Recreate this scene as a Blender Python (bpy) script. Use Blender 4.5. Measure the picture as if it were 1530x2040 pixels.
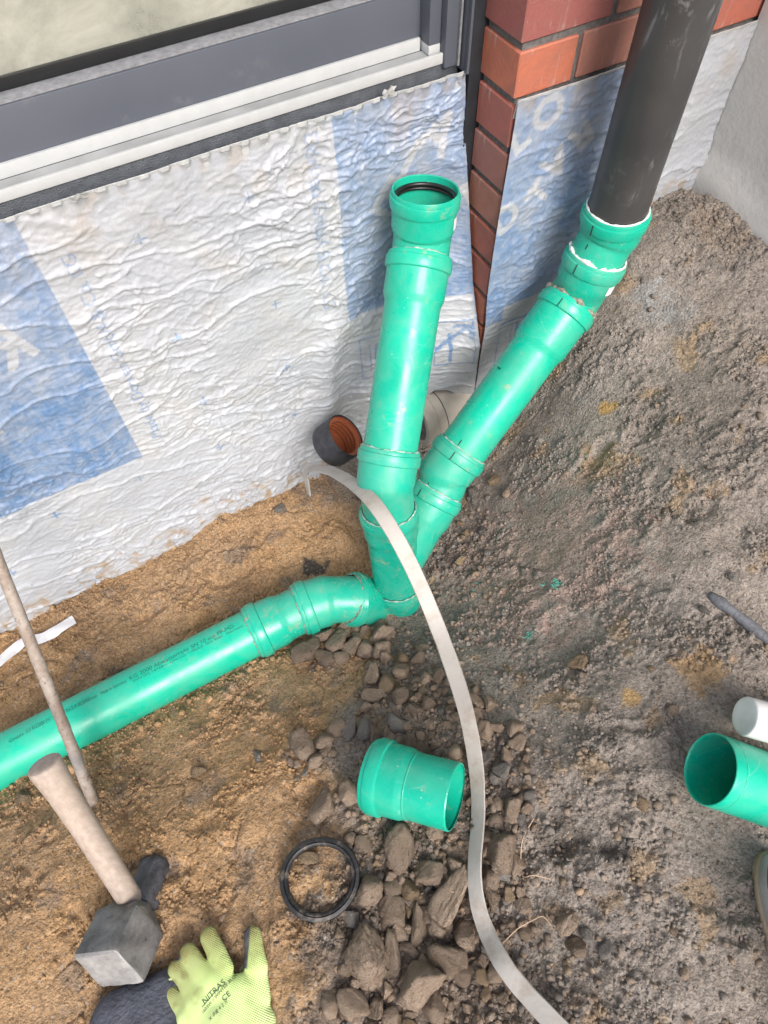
import bpy, bmesh, math, random
import numpy as np
from mathutils import Vector, Matrix
from mathutils.bvhtree import BVHTree

random.seed(7); rng = np.random.default_rng(7)
SC = bpy.context.scene
for o in list(bpy.data.objects): bpy.data.objects.remove(o)

# ------------------------------------------------------------------ camera
H = 1.60                                   # height of the lens above z = 0
F_, CX, CY = 1350.0, 765.0, 1020.0         # measured focal length / centre of the 1530x2040 photograph
_n = np.array([25., 810., F_]); _n /= np.linalg.norm(_n)
_x = np.array([5650 - CX, -1380 - CY, F_]); _Z = -_n
_X = _x - _x.dot(_Z) * _Z; _X /= np.linalg.norm(_X)
_Y = np.cross(_Z, _X)
RM = np.array([_X, _Y, _Z])                # world X runs along the house wall, Y into it, Z up
cam = bpy.data.cameras.new('camera'); camo = bpy.data.objects.new('camera', cam)
SC.collection.objects.link(camo); SC.camera = camo
cols = [RM @ np.array(v, float) for v in ((1, 0, 0), (0, -1, 0), (0, 0, -1))]
camo.matrix_world = Matrix([[cols[0][i], cols[1][i], cols[2][i], (0, 0, H)[i]] for i in range(3)] + [[0, 0, 0, 1]])
cam.sensor_fit = 'HORIZONTAL'; cam.sensor_width = 36; cam.lens = 36 * F_ / 1530
cam.clip_start = .02; cam.clip_end = 300

# ------------------------------------------------------------------ light
SUN_EL, SUN_AZ = 44, -4                    # azimuth measured from -Y (behind the viewer) towards +X
W = bpy.data.worlds.new('World'); SC.world = W; W.use_nodes = True
wn = W.node_tree.nodes; wl = W.node_tree.links
sky = wn.new('ShaderNodeTexSky'); sky.sky_type = 'NISHITA'; sky.sun_disc = False
sky.sun_elevation = math.radians(SUN_EL); sky.air_density = 1.0; sky.dust_density = 4.0; sky.ozone_density = 1.0
_sd = Vector((math.sin(math.radians(SUN_AZ)) * math.cos(math.radians(SUN_EL)),
              -math.cos(math.radians(SUN_AZ)) * math.cos(math.radians(SUN_EL)), math.sin(math.radians(SUN_EL))))
sky.sun_rotation = math.atan2(_sd.x, _sd.y)
wl.new(sky.outputs[0], wn['Background'].inputs[0]); wn['Background'].inputs[1].default_value = 0.13
sun = bpy.data.lights.new('sun', 'SUN'); sun.energy = 1.75; sun.angle = math.radians(26); sun.color = (1, .975, .945)
suno = bpy.data.objects.new('sun', sun); SC.collection.objects.link(suno)
suno.rotation_euler = _sd.to_track_quat('Z', 'Y').to_euler(); suno.location = (2, -4, 5)
SC.view_settings.view_transform = 'Standard'; SC.view_settings.look = 'None'
SC.view_settings.gamma = 1; SC.view_settings.use_curve_mapping = False
SC.view_settings.exposure = 0.80
SC.render.engine = 'CYCLES'

# ------------------------------------------------------------------ helpers: measuring
def ray(u, v): return RM @ np.array([(u - CX) / F_, (v - CY) / F_, 1.])
UP = np.array([0, 0, H])
def P(u, v, d): return ray(u, v) * d + UP                       # photo point at a measured distance
def onz(u, v, z): r = ray(u, v); return r * (z / r[2]) + UP     # z, y, x relative to the lens
def ony(u, v, y): r = ray(u, v); return r * (y / r[1]) + UP
def onx(u, v, x): r = ray(u, v); return r * (x / r[0]) + UP
def nrm(v): v = np.asarray(v, float); return v / np.linalg.norm(v)
def sstep(a, b, x): t = np.clip((x - a) / (b - a), 0, 1); return t * t * (3 - 2 * t)

# ------------------------------------------------------------------ helpers: noise
def _hash(ix, iy, s):
    h = (ix.astype(np.int64) * 374761393 + iy.astype(np.int64) * 668265263 + s * 1442695041) & 0x7fffffff
    h = ((h ^ (h >> 13)) * 1274126177) & 0x7fffffff
    return ((h ^ (h >> 16)) & 0xffffff) / float(0xffffff)
def perlin(x, y, s=0):
    ix = np.floor(x); iy = np.floor(y); fx = x - ix; fy = y - iy
    ux = fx * fx * fx * (fx * (fx * 6 - 15) + 10); uy = fy * fy * fy * (fy * (fy * 6 - 15) + 10)
    def g(dx, dy):
        a = _hash(ix + dx, iy + dy, s) * 2 * np.pi
        return np.cos(a) * (fx - dx) + np.sin(a) * (fy - dy)
    n0 = g(0, 0) * (1 - ux) + g(1, 0) * ux; n1 = g(0, 1) * (1 - ux) + g(1, 1) * ux
    return (n0 * (1 - uy) + n1 * uy) * 1.5
def fbm(x, y, s=0, o=4, g=.5):
    r = 0; a = 1; f = 1
    for i in range(o):
        r = r + a * perlin(x * f + 17.3 * i, y * f - 9.1 * i, s + i); a *= g; f *= 2.03
    return r
def worley(x, y, s=0, jit=.9):
    """distance to nearest and second nearest feature point, and the id of the nearest"""
    ix = np.floor(x); iy = np.floor(y)
    d1 = np.full(np.shape(x), 9.); d2 = d1.copy(); idn = np.zeros(np.shape(x))
    for dx in (-1, 0, 1):
        for dy in (-1, 0, 1):
            cx = ix + dx; cy = iy + dy
            px = cx + .5 + jit * (_hash(cx, cy, s) - .5); py = cy + .5 + jit * (_hash(cx, cy, s + 5) - .5)
            d = np.hypot(px - x, py - y); hid = _hash(cx, cy, s + 11)
            c = d < d1
            d2 = np.where(c, d1, np.minimum(d2, d)); idn = np.where(c, hid, idn); d1 = np.where(c, d, d1)
    return d1, d2, idn

# ------------------------------------------------------------------ helpers: meshes
def link(o, parent=None):
    SC.collection.objects.link(o)
    if parent is not None: o.parent = parent
    return o
def mesh_np(name, V, Q, mat=None, smooth=True, sharp=None, attrs=None):
    """V (n,3); Q (m,k) array, or a list of such arrays"""
    me = bpy.data.meshes.new(name)
    if not isinstance(Q, (list, tuple)): Q = [Q]
    Q = [np.asarray(q, np.int32) for q in Q if len(q)]
    V = np.asarray(V, np.float32)
    me.vertices.add(len(V)); me.vertices.foreach_set('co', V.ravel())
    tot = sum(q.size for q in Q); nf = sum(len(q) for q in Q)
    me.loops.add(tot); me.polygons.add(nf)
    me.loops.foreach_set('vertex_index', np.concatenate([q.ravel() for q in Q]))
    cnt = np.concatenate([np.full(len(q), q.shape[1], np.int32) for q in Q])
    st = np.concatenate([[0], np.cumsum(cnt)[:-1]]).astype(np.int32)
    me.polygons.foreach_set('loop_start', st)
    me.update(calc_edges=True); me.validate()
    me.polygons.foreach_set('use_smooth', np.full(nf, bool(smooth)))
    if sharp is not None: me.set_sharp_from_angle(angle=math.radians(sharp))
    for k, a in (attrs or {}).items():
        a = np.asarray(a, np.float32)
        if a.ndim == 1:
            me.attributes.new(k, 'FLOAT', 'POINT').data.foreach_set('value', a)
        else:
            if a.shape[1] == 3: a = np.concatenate([a, np.ones((len(a), 1), np.float32)], 1)
            me.attributes.new(k, 'FLOAT_COLOR', 'POINT').data.foreach_set('color', a.ravel())
    if mat: me.materials.append(mat)
    return me
def obj(name, me, parent=None, loc=None):
    o = bpy.data.objects.new(name, me); link(o, parent)
    if loc is not None: o.location = loc
    return o
def thing(name, label, cat, loc=(0, 0, 0), group=None):
    o = bpy.data.objects.new(name, None); link(o); o.location = loc; o.empty_display_size = .05
    return tag(o, label, cat, group)
def tag(o, label=None, cat=None, group=None, kind=None):
    if label: o['label'] = label
    if cat: o['category'] = cat
    if group: o['group'] = group
    if kind: o['kind'] = kind
    return o
def grid_faces(nx, ny, off=0, wrap=False):
    """vertices laid out [i*ny + j]"""
    i = np.arange(nx - (0 if wrap else 1)); j = np.arange(ny - 1)
    I, J = np.meshgrid(i, j, indexing='ij'); I2 = (I + 1) % nx
    return np.stack([I * ny + J, I2 * ny + J, I2 * ny + J + 1, I * ny + J + 1], -1).reshape(-1, 4) + off
def smooth_path(pts, n=60, fillet=.035):
    """polyline with rounded corners, resampled evenly"""
    pts = [np.asarray(p, float) for p in pts]; out = [pts[0]]
    for a, b, c in zip(pts, pts[1:], pts[2:]):
        f = min(fillet, .48 * np.linalg.norm(b - a), .48 * np.linalg.norm(c - b))
        p0 = b + nrm(a - b) * f; p2 = b + nrm(c - b) * f
        for t in np.linspace(0, 1, 14): out.append((1 - t) ** 2 * p0 + 2 * t * (1 - t) * b + t * t * p2)
    out.append(pts[-1]); out = np.array(out)
    s = np.concatenate([[0], np.cumsum(np.linalg.norm(np.diff(out, axis=0), axis=1))])
    return out, s
def frames(T):
    """parallel transported normals for tangents T"""
    h = np.cross(T[0], [.31, .52, .8]); h = nrm(h); Hs = [h]
    for a, b in zip(T, T[1:]):
        h = Hs[-1] - np.dot(Hs[-1], b) * b; Hs.append(nrm(h))
    Hs = np.array(Hs); return Hs, np.cross(T, Hs)
def lathe_path(path, prof, seg=64, wob=0.):
    """sweep a profile [(s, r), ...] along a path; s may run back (inner walls)"""
    out, s = path
    T = np.gradient(out, axis=0) if len(out) > 2 else np.repeat([out[1] - out[0]], 2, 0)
    T = T / np.linalg.norm(T, axis=1)[:, None]
    Hh, K = frames(T)
    ps = np.array([p[0] for p in prof]); pr = np.array([p[1] for p in prof])
    def at(A): return np.stack([np.interp(ps, s, A[:, k]) for k in range(3)], -1)
    C = at(out); h = at(Hh); k = at(K)
    h /= np.linalg.norm(h, axis=1)[:, None]; k /= np.linalg.norm(k, axis=1)[:, None]
    over = np.maximum(ps - s[-1], 0) + np.minimum(ps - s[0], 0)
    C = C + T[-1] * np.maximum(ps - s[-1], 0)[:, None] + T[0] * np.minimum(ps - s[0], 0)[:, None]
    th = np.linspace(0, 2 * np.pi, seg, endpoint=False)
    V = C[None] + pr[None, :, None] * (np.cos(th)[:, None, None] * h[None] + np.sin(th)[:, None, None] * k[None])
    return V.reshape(-1, 3), grid_faces(seg, len(prof), wrap=True)
def box_np(x0, x1, y0, y1, z0, z1, bev=0.0):
    bm = bmesh.new(); bmesh.ops.create_cube(bm, size=1)
    for v in bm.verts:
        v.co = ((x0 + x1) / 2 + v.co.x * (x1 - x0), (y0 + y1) / 2 + v.co.y * (y1 - y0), (z0 + z1) / 2 + v.co.z * (z1 - z0))
    if bev: bmesh.ops.bevel(bm, geom=bm.edges[:], offset=bev, segments=2, affect='EDGES', profile=.6)
    return bm
def box_mesh(name, dims, mat, bev=0.0):
    bm = box_np(*dims, bev=bev); me = bpy.data.meshes.new(name); bm.to_mesh(me); bm.free()
    me.materials.append(mat)
    if bev:
        me.polygons.foreach_set('use_smooth', np.full(len(me.polygons), True)); me.set_sharp_from_angle(angle=math.radians(40))
    return me
def surf_nets(Fv, org, h):
    """isosurface of a sampled signed field (negative inside)"""
    S = Fv < 0; nx, ny, nz = Fv.shape
    acc = np.zeros((nx - 1, ny - 1, nz - 1, 3)); cnt = np.zeros((nx - 1, ny - 1, nz - 1))
    gi = np.stack(np.meshgrid(np.arange(nx), np.arange(ny), np.arange(nz), indexing='ij'), -1).astype(float)
    quads = []
    for ax in range(3):
        a = [slice(None)] * 3; b = [slice(None)] * 3; a[ax] = slice(0, -1); b[ax] = slice(1, None)
        fa, fb = Fv[tuple(a)], Fv[tuple(b)]; cr = S[tuple(a)] != S[tuple(b)]
        t = np.where(cr, fa / np.where(cr, fa - fb, 1), 0)
        p = gi[tuple(a)].copy(); p[..., ax] += t
        o1, o2 = [k for k in range(3) if k != ax]
        for d1 in (0, 1):
            for d2 in (0, 1):
                sl = [slice(None)] * 3
                n1 = Fv.shape[o1]; n2 = Fv.shape[o2]
                sl[o1] = slice(d1, n1 - 1 + d1); sl[o2] = slice(d2, n2 - 1 + d2)
                acc += np.where(cr[tuple(sl)][..., None], p[tuple(sl)], 0); cnt += cr[tuple(sl)]
        idx = np.argwhere(cr)
        idx = idx[(idx[:, o1] > 0) & (idx[:, o2] > 0) & (idx[:, o1] < Fv.shape[o1] - 1) & (idx[:, o2] < Fv.shape[o2] - 1)]
        q = []
        for d1, d2 in ((0, 0), (1, 0), (1, 1), (0, 1)):
            c = idx.copy(); c[:, o1] -= 1 - d1; c[:, o2] -= 1 - d2; q.append(c)
        q = np.stack(q, 1); fl = S[tuple(idx.T)]
        if ax == 1: fl = ~fl
        q[~fl] = q[~fl][:, ::-1]; quads.append(q)
    quads = np.concatenate(quads); m = cnt > 0
    num = -np.ones(cnt.shape, int); num[m] = np.arange(m.sum())
    V = (acc[m] / cnt[m][:, None]) * h + np.asarray(org)
    return V, num[tuple(np.moveaxis(quads, -1, 0))]
def text_tris(s, size=1., align='LEFT'):
    cu = bpy.data.curves.new('lettering', 'FONT'); cu.body = s; cu.size = size; cu.align_x = align; cu.align_y = 'CENTER'
    o = bpy.data.objects.new('lettering', cu); SC.collection.objects.link(o)
    dg = bpy.context.evaluated_depsgraph_get(); me = o.evaluated_get(dg).to_mesh()
    me.calc_loop_triangles()
    v = np.array([p.co[:2] for p in me.vertices]).reshape(-1, 2); t = np.array([l.vertices[:] for l in me.loop_triangles], int).reshape(-1, 3)
    bpy.data.objects.remove(o); bpy.data.curves.remove(cu)
    return v, t

# ------------------------------------------------------------------ helpers: materials
class NT:
    def __init__(s, name):
        s.m = bpy.data.materials.new(name); s.m.use_nodes = True; s.t = s.m.node_tree; s.n = s.t.nodes; s.l = s.t.links
        s.b = s.n['Principled BSDF']
    def new(s, ty, **kw):
        n = s.n.new(ty)
        for k, v in kw.items():
            if k in n.inputs.keys() if hasattr(n.inputs, 'keys') else False: pass
            setattr(n, k, v)
        return n
    def inp(s, sock, v):
        if hasattr(v, 'links') or isinstance(v, bpy.types.NodeSocket): s.l.new(v, sock)
        else: sock.default_value = v if not isinstance(v, tuple) or len(v) != 3 or sock.type == 'VECTOR' else (*v, 1)
    def co(s, kind='Object'): return s.n.new('ShaderNodeTexCoord').outputs[kind]
    def map(s, sc=(1, 1, 1), kind='Object', rot=(0, 0, 0)):
        m = s.n.new('ShaderNodeMapping'); s.l.new(s.co(kind), m.inputs[0]); m.inputs['Scale'].default_value = sc; m.inputs['Rotation'].default_value = rot
        return m.outputs[0]
    def noise(s, scale, detail=4, rough=.55, vec=None, dist=0.):
        n = s.n.new('ShaderNodeTexNoise'); n.inputs['Scale'].default_value = scale; n.inputs['Detail'].default_value = detail
        n.inputs['Roughness'].default_value = rough; n.inputs['Distortion'].default_value = dist
        s.l.new(vec if vec is not None else s.co(), n.inputs['Vector']); return n.outputs[0]
    def voro(s, scale, feat='F1', vec=None, out='Distance'):
        n = s.n.new('ShaderNodeTexVoronoi'); n.feature = feat; n.inputs['Scale'].default_value = scale
        s.l.new(vec if vec is not None else s.co(), n.inputs['Vector']); return n.outputs[out]
    def ramp(s, f, *stops):
        r = s.n.new('ShaderNodeValToRGB'); e = r.color_ramp.elements
        while len(e) < len(stops): e.new(.5)
        for k, (p, c) in enumerate(stops):
            e[k].position = p; c = (c, c, c) if isinstance(c, (int, float)) else c; e[k].color = (*c, 1)
        s.l.new(f, r.inputs[0]); return r.outputs[0]
    def mix(s, f, a, b, mode='MIX'):
        n = s.n.new('ShaderNodeMix'); n.data_type = 'RGBA'; n.blend_type = mode
        s.inp(n.inputs[0], f); s.inp(n.inputs[6], a); s.inp(n.inputs[7], b); return n.outputs[2]
    def math(s, op, a, b=0.):
        n = s.n.new('ShaderNodeMath'); n.operation = op; s.inp(n.inputs[0], a); s.inp(n.inputs[1], b); return n.outputs[0]
    def attr(s, name, out='Fac'):
        n = s.n.new('ShaderNodeAttribute'); n.attribute_name = name; return n.outputs[out]
    def bump(s, h, dist, st=1., chain=None):
        n = s.n.new('ShaderNodeBump'); n.inputs['Distance'].default_value = dist; n.inputs['Strength'].default_value = st
        s.l.new(h, n.inputs['Height'])
        if chain is not None: s.l.new(chain, n.inputs['Normal'])
        return n.outputs[0]
    def set(s, color=None, rough=None, metal=None, normal=None, spec=None, **kw):
        if color is not None: s.inp(s.b.inputs['Base Color'], color)
        if rough is not None: s.inp(s.b.inputs['Roughness'], rough)
        if metal is not None: s.inp(s.b.inputs['Metallic'], metal)
        if normal is not None: s.l.new(normal, s.b.inputs['Normal'])
        if spec is not None: s.inp(s.b.inputs['Specular IOR Level'], spec)
        for k, v in kw.items(): s.inp(s.b.inputs[k], v)
        return s.m

def m_plain(name, c, rough=.5, var=.12, metal=0., scale=30., bumpd=0., spec=.5):
    t = NT(name); n = t.noise(scale, 5)
    col = t.mix(t.ramp(n, (.3, 0.), (.7, 1.)), tuple(x * (1 - var) for x in c), tuple(min(1, x * (1 + var)) for x in c))
    nr = t.bump(t.noise(scale * 6, 4), bumpd) if bumpd else None
    return t.set(col, rough, metal, nr, spec)

def m_green(name, base=(.005, .40, .255), dust=.25, scuff=1.):
    t = NT(name)
    n1 = t.noise(9, 5); n2 = t.noise(38, 6, .7)
    c = t.mix(t.ramp(n1, (.35, 0.), (.7, 1.)), base, tuple(x * .80 for x in base))
    film = t.ramp(t.noise(13, 7, .68, dist=.9), (.42, 0.), (.72, 1.))                       # wiped dust film
    c = t.mix(t.math('MULTIPLY', film, dust * 1.2), c, (.15, .40, .29))
    m = t.math('MULTIPLY', t.ramp(n2, (.57, 0.), (.70, 1.)), t.ramp(t.noise(5.5, 3), (.42, 0.), (.60, 1.)))   # dried soil
    c = t.mix(t.math('MULTIPLY', m, min(1., dust * 2.6)), c, (.34, .33, .22))
    vo = t.voro(75); sp = t.math('MULTIPLY', t.ramp(vo, (.05, 1.), (.12, 0.)), t.ramp(t.noise(14, 2), (.50, 0.), (.58, 1.)))
    c = t.mix(t.math('MULTIPLY', sp, .6 * scuff), c, (.50, .58, .48))
    sc = t.n.new('ShaderNodeTexVoronoi'); sc.feature = 'DISTANCE_TO_EDGE'; sc.inputs['Scale'].default_value = 9
    t.l.new(t.map((1.2, 1.2, 5), rot=(.6, .5, .3)), sc.inputs['Vector'])
    scr = t.math('MULTIPLY', t.ramp(sc.outputs['Distance'], (.0, 1.), (.010, 0.)), t.ramp(t.noise(10, 2), (.52, 0.), (.62, 1.)))
    c = t.mix(t.math('MULTIPLY', scr, .35 * scuff), c, (.35, .62, .50))
    r = t.mix(t.math('MULTIPLY', film, .8), t.ramp(t.noise(24, 5), (.3, .20), (.7, .34)), (.55, .55, .55))
    nr = t.bump(t.noise(55, 3), .0006, .35)
    return t.set(c, r, 0., nr, .5)
M = {}
M['green'] = m_green('green_polypropylene', base=(.006, .44, .295), dust=.20)
M['green_pipe'] = m_green('green_pipe_wall', (.004, .475, .310), .30)
M['green_dull'] = m_green('green_fitting', (.010, .43, .295), .44)
M['black_rubber'] = m_plain('black_rubber', (.012, .012, .013), .35, .2, scale=80)
M['grease'] = m_plain('white_lubricant', (.72, .76, .74), .45, .1, scale=120, bumpd=.001)
M['dull_grease'] = m_plain('thin_lubricant', (.34, .47, .40), .5, .35, scale=150, bumpd=.001)
M['grit'] = m_plain('gritty_lubricant', (.34, .30, .24), .8, .6, scale=260, bumpd=.002)
M['mark'] = m_plain('black_ink', (.012, .03, .022), .5, .1)
M['gink'] = m_plain('faded_print', (.05, .09, .05), .8, .3, scale=200)
M['ink'] = m_plain('printed_ink', (.015, .12, .08), .5, .1)
M['sticker'] = m_plain('white_sticker', (.75, .75, .74), .5, .08)

def m_darkpipe():
    t = NT('black_downpipe'); n = t.noise(7, 5)
    c = t.mix(t.ramp(n, (.35, 0.), (.7, 1.)), (.035, .035, .037), (.055, .054, .054))
    st = t.map((26, 26, 9)); s = t.ramp(t.noise(1., 7, .75, st, 1.2), (.54, 0.), (.66, 1.))
    mask = t.ramp(t.noise(6.5, 4), (.46, 0.), (.60, 1.))
    c = t.mix(t.math('MULTIPLY', t.math('MULTIPLY', s, mask), .75), c, (.24, .24, .25))
    return t.set(c, t.ramp(t.noise(20, 4), (.3, .34), (.7, .50)), 0., t.bump(t.noise(90, 4), .0004, .4), .5)
M['darkpipe'] = m_darkpipe()

def m_soil():
    t = NT('soil'); col = t.attr('tint', 'Color')
    g = t.noise(90, 6, .7)
    c = t.mix(1., col, t.ramp(g, (.28, .72), (.5, 1.), (.75, 1.22)), 'MULTIPLY')
    vo = t.voro(260, out='Color'); sep = t.n.new('ShaderNodeSeparateColor'); t.l.new(vo, sep.inputs[0])
    c = t.mix(1., c, t.ramp(sep.outputs[2], (.1, .80), (.9, 1.18)), 'MULTIPLY')
    c = t.mix(t.ramp(sep.outputs[0], (.955, 0.), (.97, .45)), c, (.42, .40, .37))
    c = t.mix(t.ramp(sep.outputs[1], (.93, 0.), (.96, .5)), c, (.07, .06, .052))
    v1 = t.math('SUBTRACT', 1., t.voro(150)); v2 = t.math('SUBTRACT', 1., t.voro(300)); 
    n0 = t.bump(t.noise(700, 4, .75), .0022, .8); n1 = t.bump(v2, .0028, .6, n0); n2 = t.bump(v1, .0038, .38, n1)
    return t.set(c, .95, 0., n2, .15)
M['soil'] = m_soil()
def m_stone(name, c0, c1, c2, sc=1.):
    t = NT(name); inf = t.n.new('ShaderNodeObjectInfo')
    v = t.map((1, 1, 1)); a = t.n.new('ShaderNodeVectorMath'); a.operation = 'ADD'; t.l.new(v, a.inputs[0])
    cb = t.n.new('ShaderNodeCombineXYZ'); rm = t.math('MULTIPLY', inf.outputs['Random'], 37.); t.l.new(rm, cb.inputs[0]); t.l.new(rm, cb.inputs[1]); t.l.new(cb.outputs[0], a.inputs[1])
    vec = a.outputs[0]
    c = t.mix(t.ramp(t.noise(1.6 * sc, 5, .6, vec), (.35, 0.), (.65, 1.)), c0, c1)
    c = t.mix(t.ramp(t.noise(6 * sc, 6, .7, vec), (.48, 0.), (.66, .75)), c, c2)
    c = t.mix(1., c, t.ramp(t.noise(30 * sc, 4, .8, vec), (.25, .62), (.75, 1.32)), 'MULTIPLY')
    hs = t.n.new('ShaderNodeHueSaturation'); t.l.new(c, hs.inputs['Color'])
    t.l.new(t.math('ADD', t.math('MULTIPLY', inf.outputs['Random'], .55), .72), hs.inputs['Value'])
    n1 = t.bump(t.noise(22 * sc, 5, .8, vec), .20 / sc, .9); n2 = t.bump(t.noise(6 * sc, 6, .7, vec), .30 / sc, .7, n1)
    return t.set(hs.outputs[0], .92, 0., n2, .2)
M['stone'] = m_stone('dusty_rubble_stone', (.375, .285, .212), (.470, .368, .285), (.30, .205, .135))
M['stone_grey'] = m_stone('grey_stone', (.27, .247, .220), (.35, .322, .290), (.25, .205, .165))
M['stone_tan'] = m_stone('tan_stone', (.37, .27, .175), (.44, .33, .215), (.28, .20, .13))
def m_pebble():
    t = NT('pebbles'); c = t.attr('tint', 'Color')
    c = t.mix(1., c, t.ramp(t.noise(350, 4, .75), (.3, .66), (.7, 1.30)), 'MULTIPLY')
    return t.set(c, .92, 0., t.bump(t.noise(500, 4, .75), .0012, .9), .2)
M['pebble'] = m_pebble()

def m_fleece():
    t = NT('fleece_membrane'); ink = t.attr('ink'); dirt = t.attr('dirt')
    c = t.mix(t.ramp(t.noise(3.2, 4), (.3, 0.), (.7, 1.)), (.365, .384, .422), (.425, .440, .468))
    v = t.map((900, 40, 260)); fib = t.noise(1., 3, .6, v)
    fade = t.ramp(t.noise(5, 6, .6), (.30, .62), (.62, 1.))
    fade2 = t.ramp(t.noise(60, 5, .75, t.map((1, 1, .5))), (.30, .50), (.60, 1.))
    k = t.math('MULTIPLY', t.math('MULTIPLY', ink, fade), fade2)
    c = t.mix(k, c, (.065, .170, .36))
    st = t.math('MULTIPLY', t.ramp(t.noise(13, 6, .65), (.50, 0.), (.74, 1.)), .42)
    c = t.mix(st, c, (.40, .375, .335))
    c = t.mix(dirt, c, (.33, .24, .15))
    c = t.mix(1., c, t.ramp(fib, (.3, .90), (.7, 1.07)), 'MULTIPLY')
    n1 = t.bump(fib, .0005, .5); n2 = t.bump(t.noise(120, 4, .6), .0012, .6, n1)
    return t.set(c, t.ramp(t.noise(40, 4), (.3, .36), (.7, .52)), 0., n2, .6)
M['fleece'] = m_fleece()
M['dimple'] = m_plain('dimple_sheet_plastic', (.50, .51, .51), .3, .15, scale=60)

def m_brick():
    t = NT('clinker_brick'); inf = t.n.new('ShaderNodeObjectInfo'); R = inf.outputs['Random']
    base = t.ramp(R, (0., (.50, .155, .088)), (.25, (.44, .128, .085)), (.5, (.30, .095, .088)), (.75, (.37, .170, .125)), (1., (.54, .195, .112)))
    v = t.map((22, 22, 22)); c = t.mix(t.ramp(t.noise(1., 6, .68, v), (.36, 0.), (.66, 1.)), base, t.mix(.55, base, (.27, .12, .095)))
    st = t.ramp(t.noise(1., 6, .7, t.map((70, 70, 9))), (.56, 0.), (.67, 1.)); msk = t.ramp(t.noise(16, 3), (.46, 0.), (.62, .55))
    c = t.mix(t.math('MULTIPLY', st, msk), c, (.50, .44, .40))
    c = t.mix(t.ramp(t.voro(95), (.04, .8), (.09, 0.)), c, t.mix(t.ramp(t.noise(31, 2), (.55, 0.), (.58, 1.)), c, (.62, .56, .52)))
    return t.set(c, t.ramp(t.noise(40, 4), (.3, .42), (.7, .66)), 0., t.bump(t.noise(150, 6, .75), .0022, .8), .45)
M['brick'] = m_brick()
M['mortar'] = m_plain('dark_grey_mortar', (.20, .195, .19), .95, .3, scale=140, bumpd=.004, spec=.2)
def m_frame():
    t = NT('anthracite_frame'); c = t.mix(t.ramp(t.noise(4, 4), (.3, 0.), (.7, 1.)), (.078, .088, .112), (.095, .104, .128))
    st = t.ramp(t.noise(1., 6, .7, t.map((60, 60, 6))), (.66, 0.), (.76, .35))
    c = t.mix(st, c, (.30, .30, .31)); c = t.mix(t.ramp(t.voro(70), (.03, .6), (.05, 0.)), c, t.mix(t.ramp(t.noise(25, 2), (.56, 0.), (.6, 1.)), c, (.5, .5, .5)))
    c = t.mix(t.ramp(t.noise(11, 5, .7), (.62, 0.), (.80, .25)), c, (.28, .27, .26))
    return t.set(c, .48, 0., t.bump(t.noise(300, 2), .0002, .4), .5)
M['frame'] = m_frame()
M['ledge'] = m_plain('dusty_frame_ledge', (.21, .215, .23), .7, .25, scale=120, bumpd=.0008)
M['alu'] = m_plain('white_aluminium', (.44, .455, .46), .42, .05, metal=.0, scale=40)
M['sill'] = m_plain('dusty_sill_track', (.27, .28, .283), .5, .15, scale=22)
M['bitumen'] = m_plain('dark_sealing_coat', (.085, .095, .11), .55, .25, scale=70, bumpd=.0025)
M['gasket'] = m_plain('black_gasket', (.012, .013, .014), .35, .2)
M['void'] = m_plain('dark_foil', (.018, .021, .026), .55, .3)
def m_glass():
    t = NT('window_glass')
    t.set((.86, .92, .88), .04, 0.); t.b.inputs['Transmission Weight'].default_value = .0
    gl = t.n.new('ShaderNodeBsdfGlossy'); gl.inputs['Roughness'].default_value = .05; gl.inputs['Color'].default_value = (.92, .97, .94, 1)
    tr = t.n.new('ShaderNodeBsdfTransparent'); tr.inputs['Color'].default_value = (.80, .88, .83, 1)
    df = t.n.new('ShaderNodeBsdfDiffuse'); df.inputs['Color'].default_value = (.64, .63, .55, 1)  # mottled beige diffuse layer mixed over the clear pane
    fr = t.n.new('ShaderNodeFresnel'); fr.inputs['IOR'].default_value = 1.7
    m1 = t.n.new('ShaderNodeMixShader'); t.l.new(fr.outputs[0], m1.inputs[0]); t.l.new(tr.outputs[0], m1.inputs[1]); t.l.new(gl.outputs[0], m1.inputs[2])
    m2 = t.n.new('ShaderNodeMixShader'); t.l.new(t.ramp(t.noise(6, 8, .68, dist=.8), (.32, .22), (.72, .60)), m2.inputs[0])
    t.l.new(m1.outputs[0], m2.inputs[1]); t.l.new(df.outputs[0], m2.inputs[2])
    t.l.new(m2.outputs[0], t.n['Material Output'].inputs[0]); return t.m
M['glass'] = m_glass()
def m_concrete():
    t = NT('concrete'); c = t.mix(t.ramp(t.noise(5, 6, .6), (.3, 0.), (.7, 1.)), (.50, .495, .475), (.60, .59, .57))
    c = t.mix(t.ramp(t.noise(2.2, 4, .7, dist=.4), (.52, 0.), (.72, .45)), c, (.34, .33, .31))
    c = t.mix(t.ramp(t.voro(60), (.03, .5), (.06, 0.)), c, (.14, .14, .135))
    return t.set(c, .9, 0., t.bump(t.noise(60, 6, .7), .003, .6), .25)
M['concrete'] = m_concrete()
M['plaster'] = m_plain('inner_wall', (.5, .48, .44), .9, .1)
M['screed'] = m_plain('dusty_floor_film', (.72, .68, .56), .7, .15, scale=9, bumpd=.002)
M['wall'] = m_plain('masonry_core', (.12, .12, .12), .9, .1)

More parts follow.
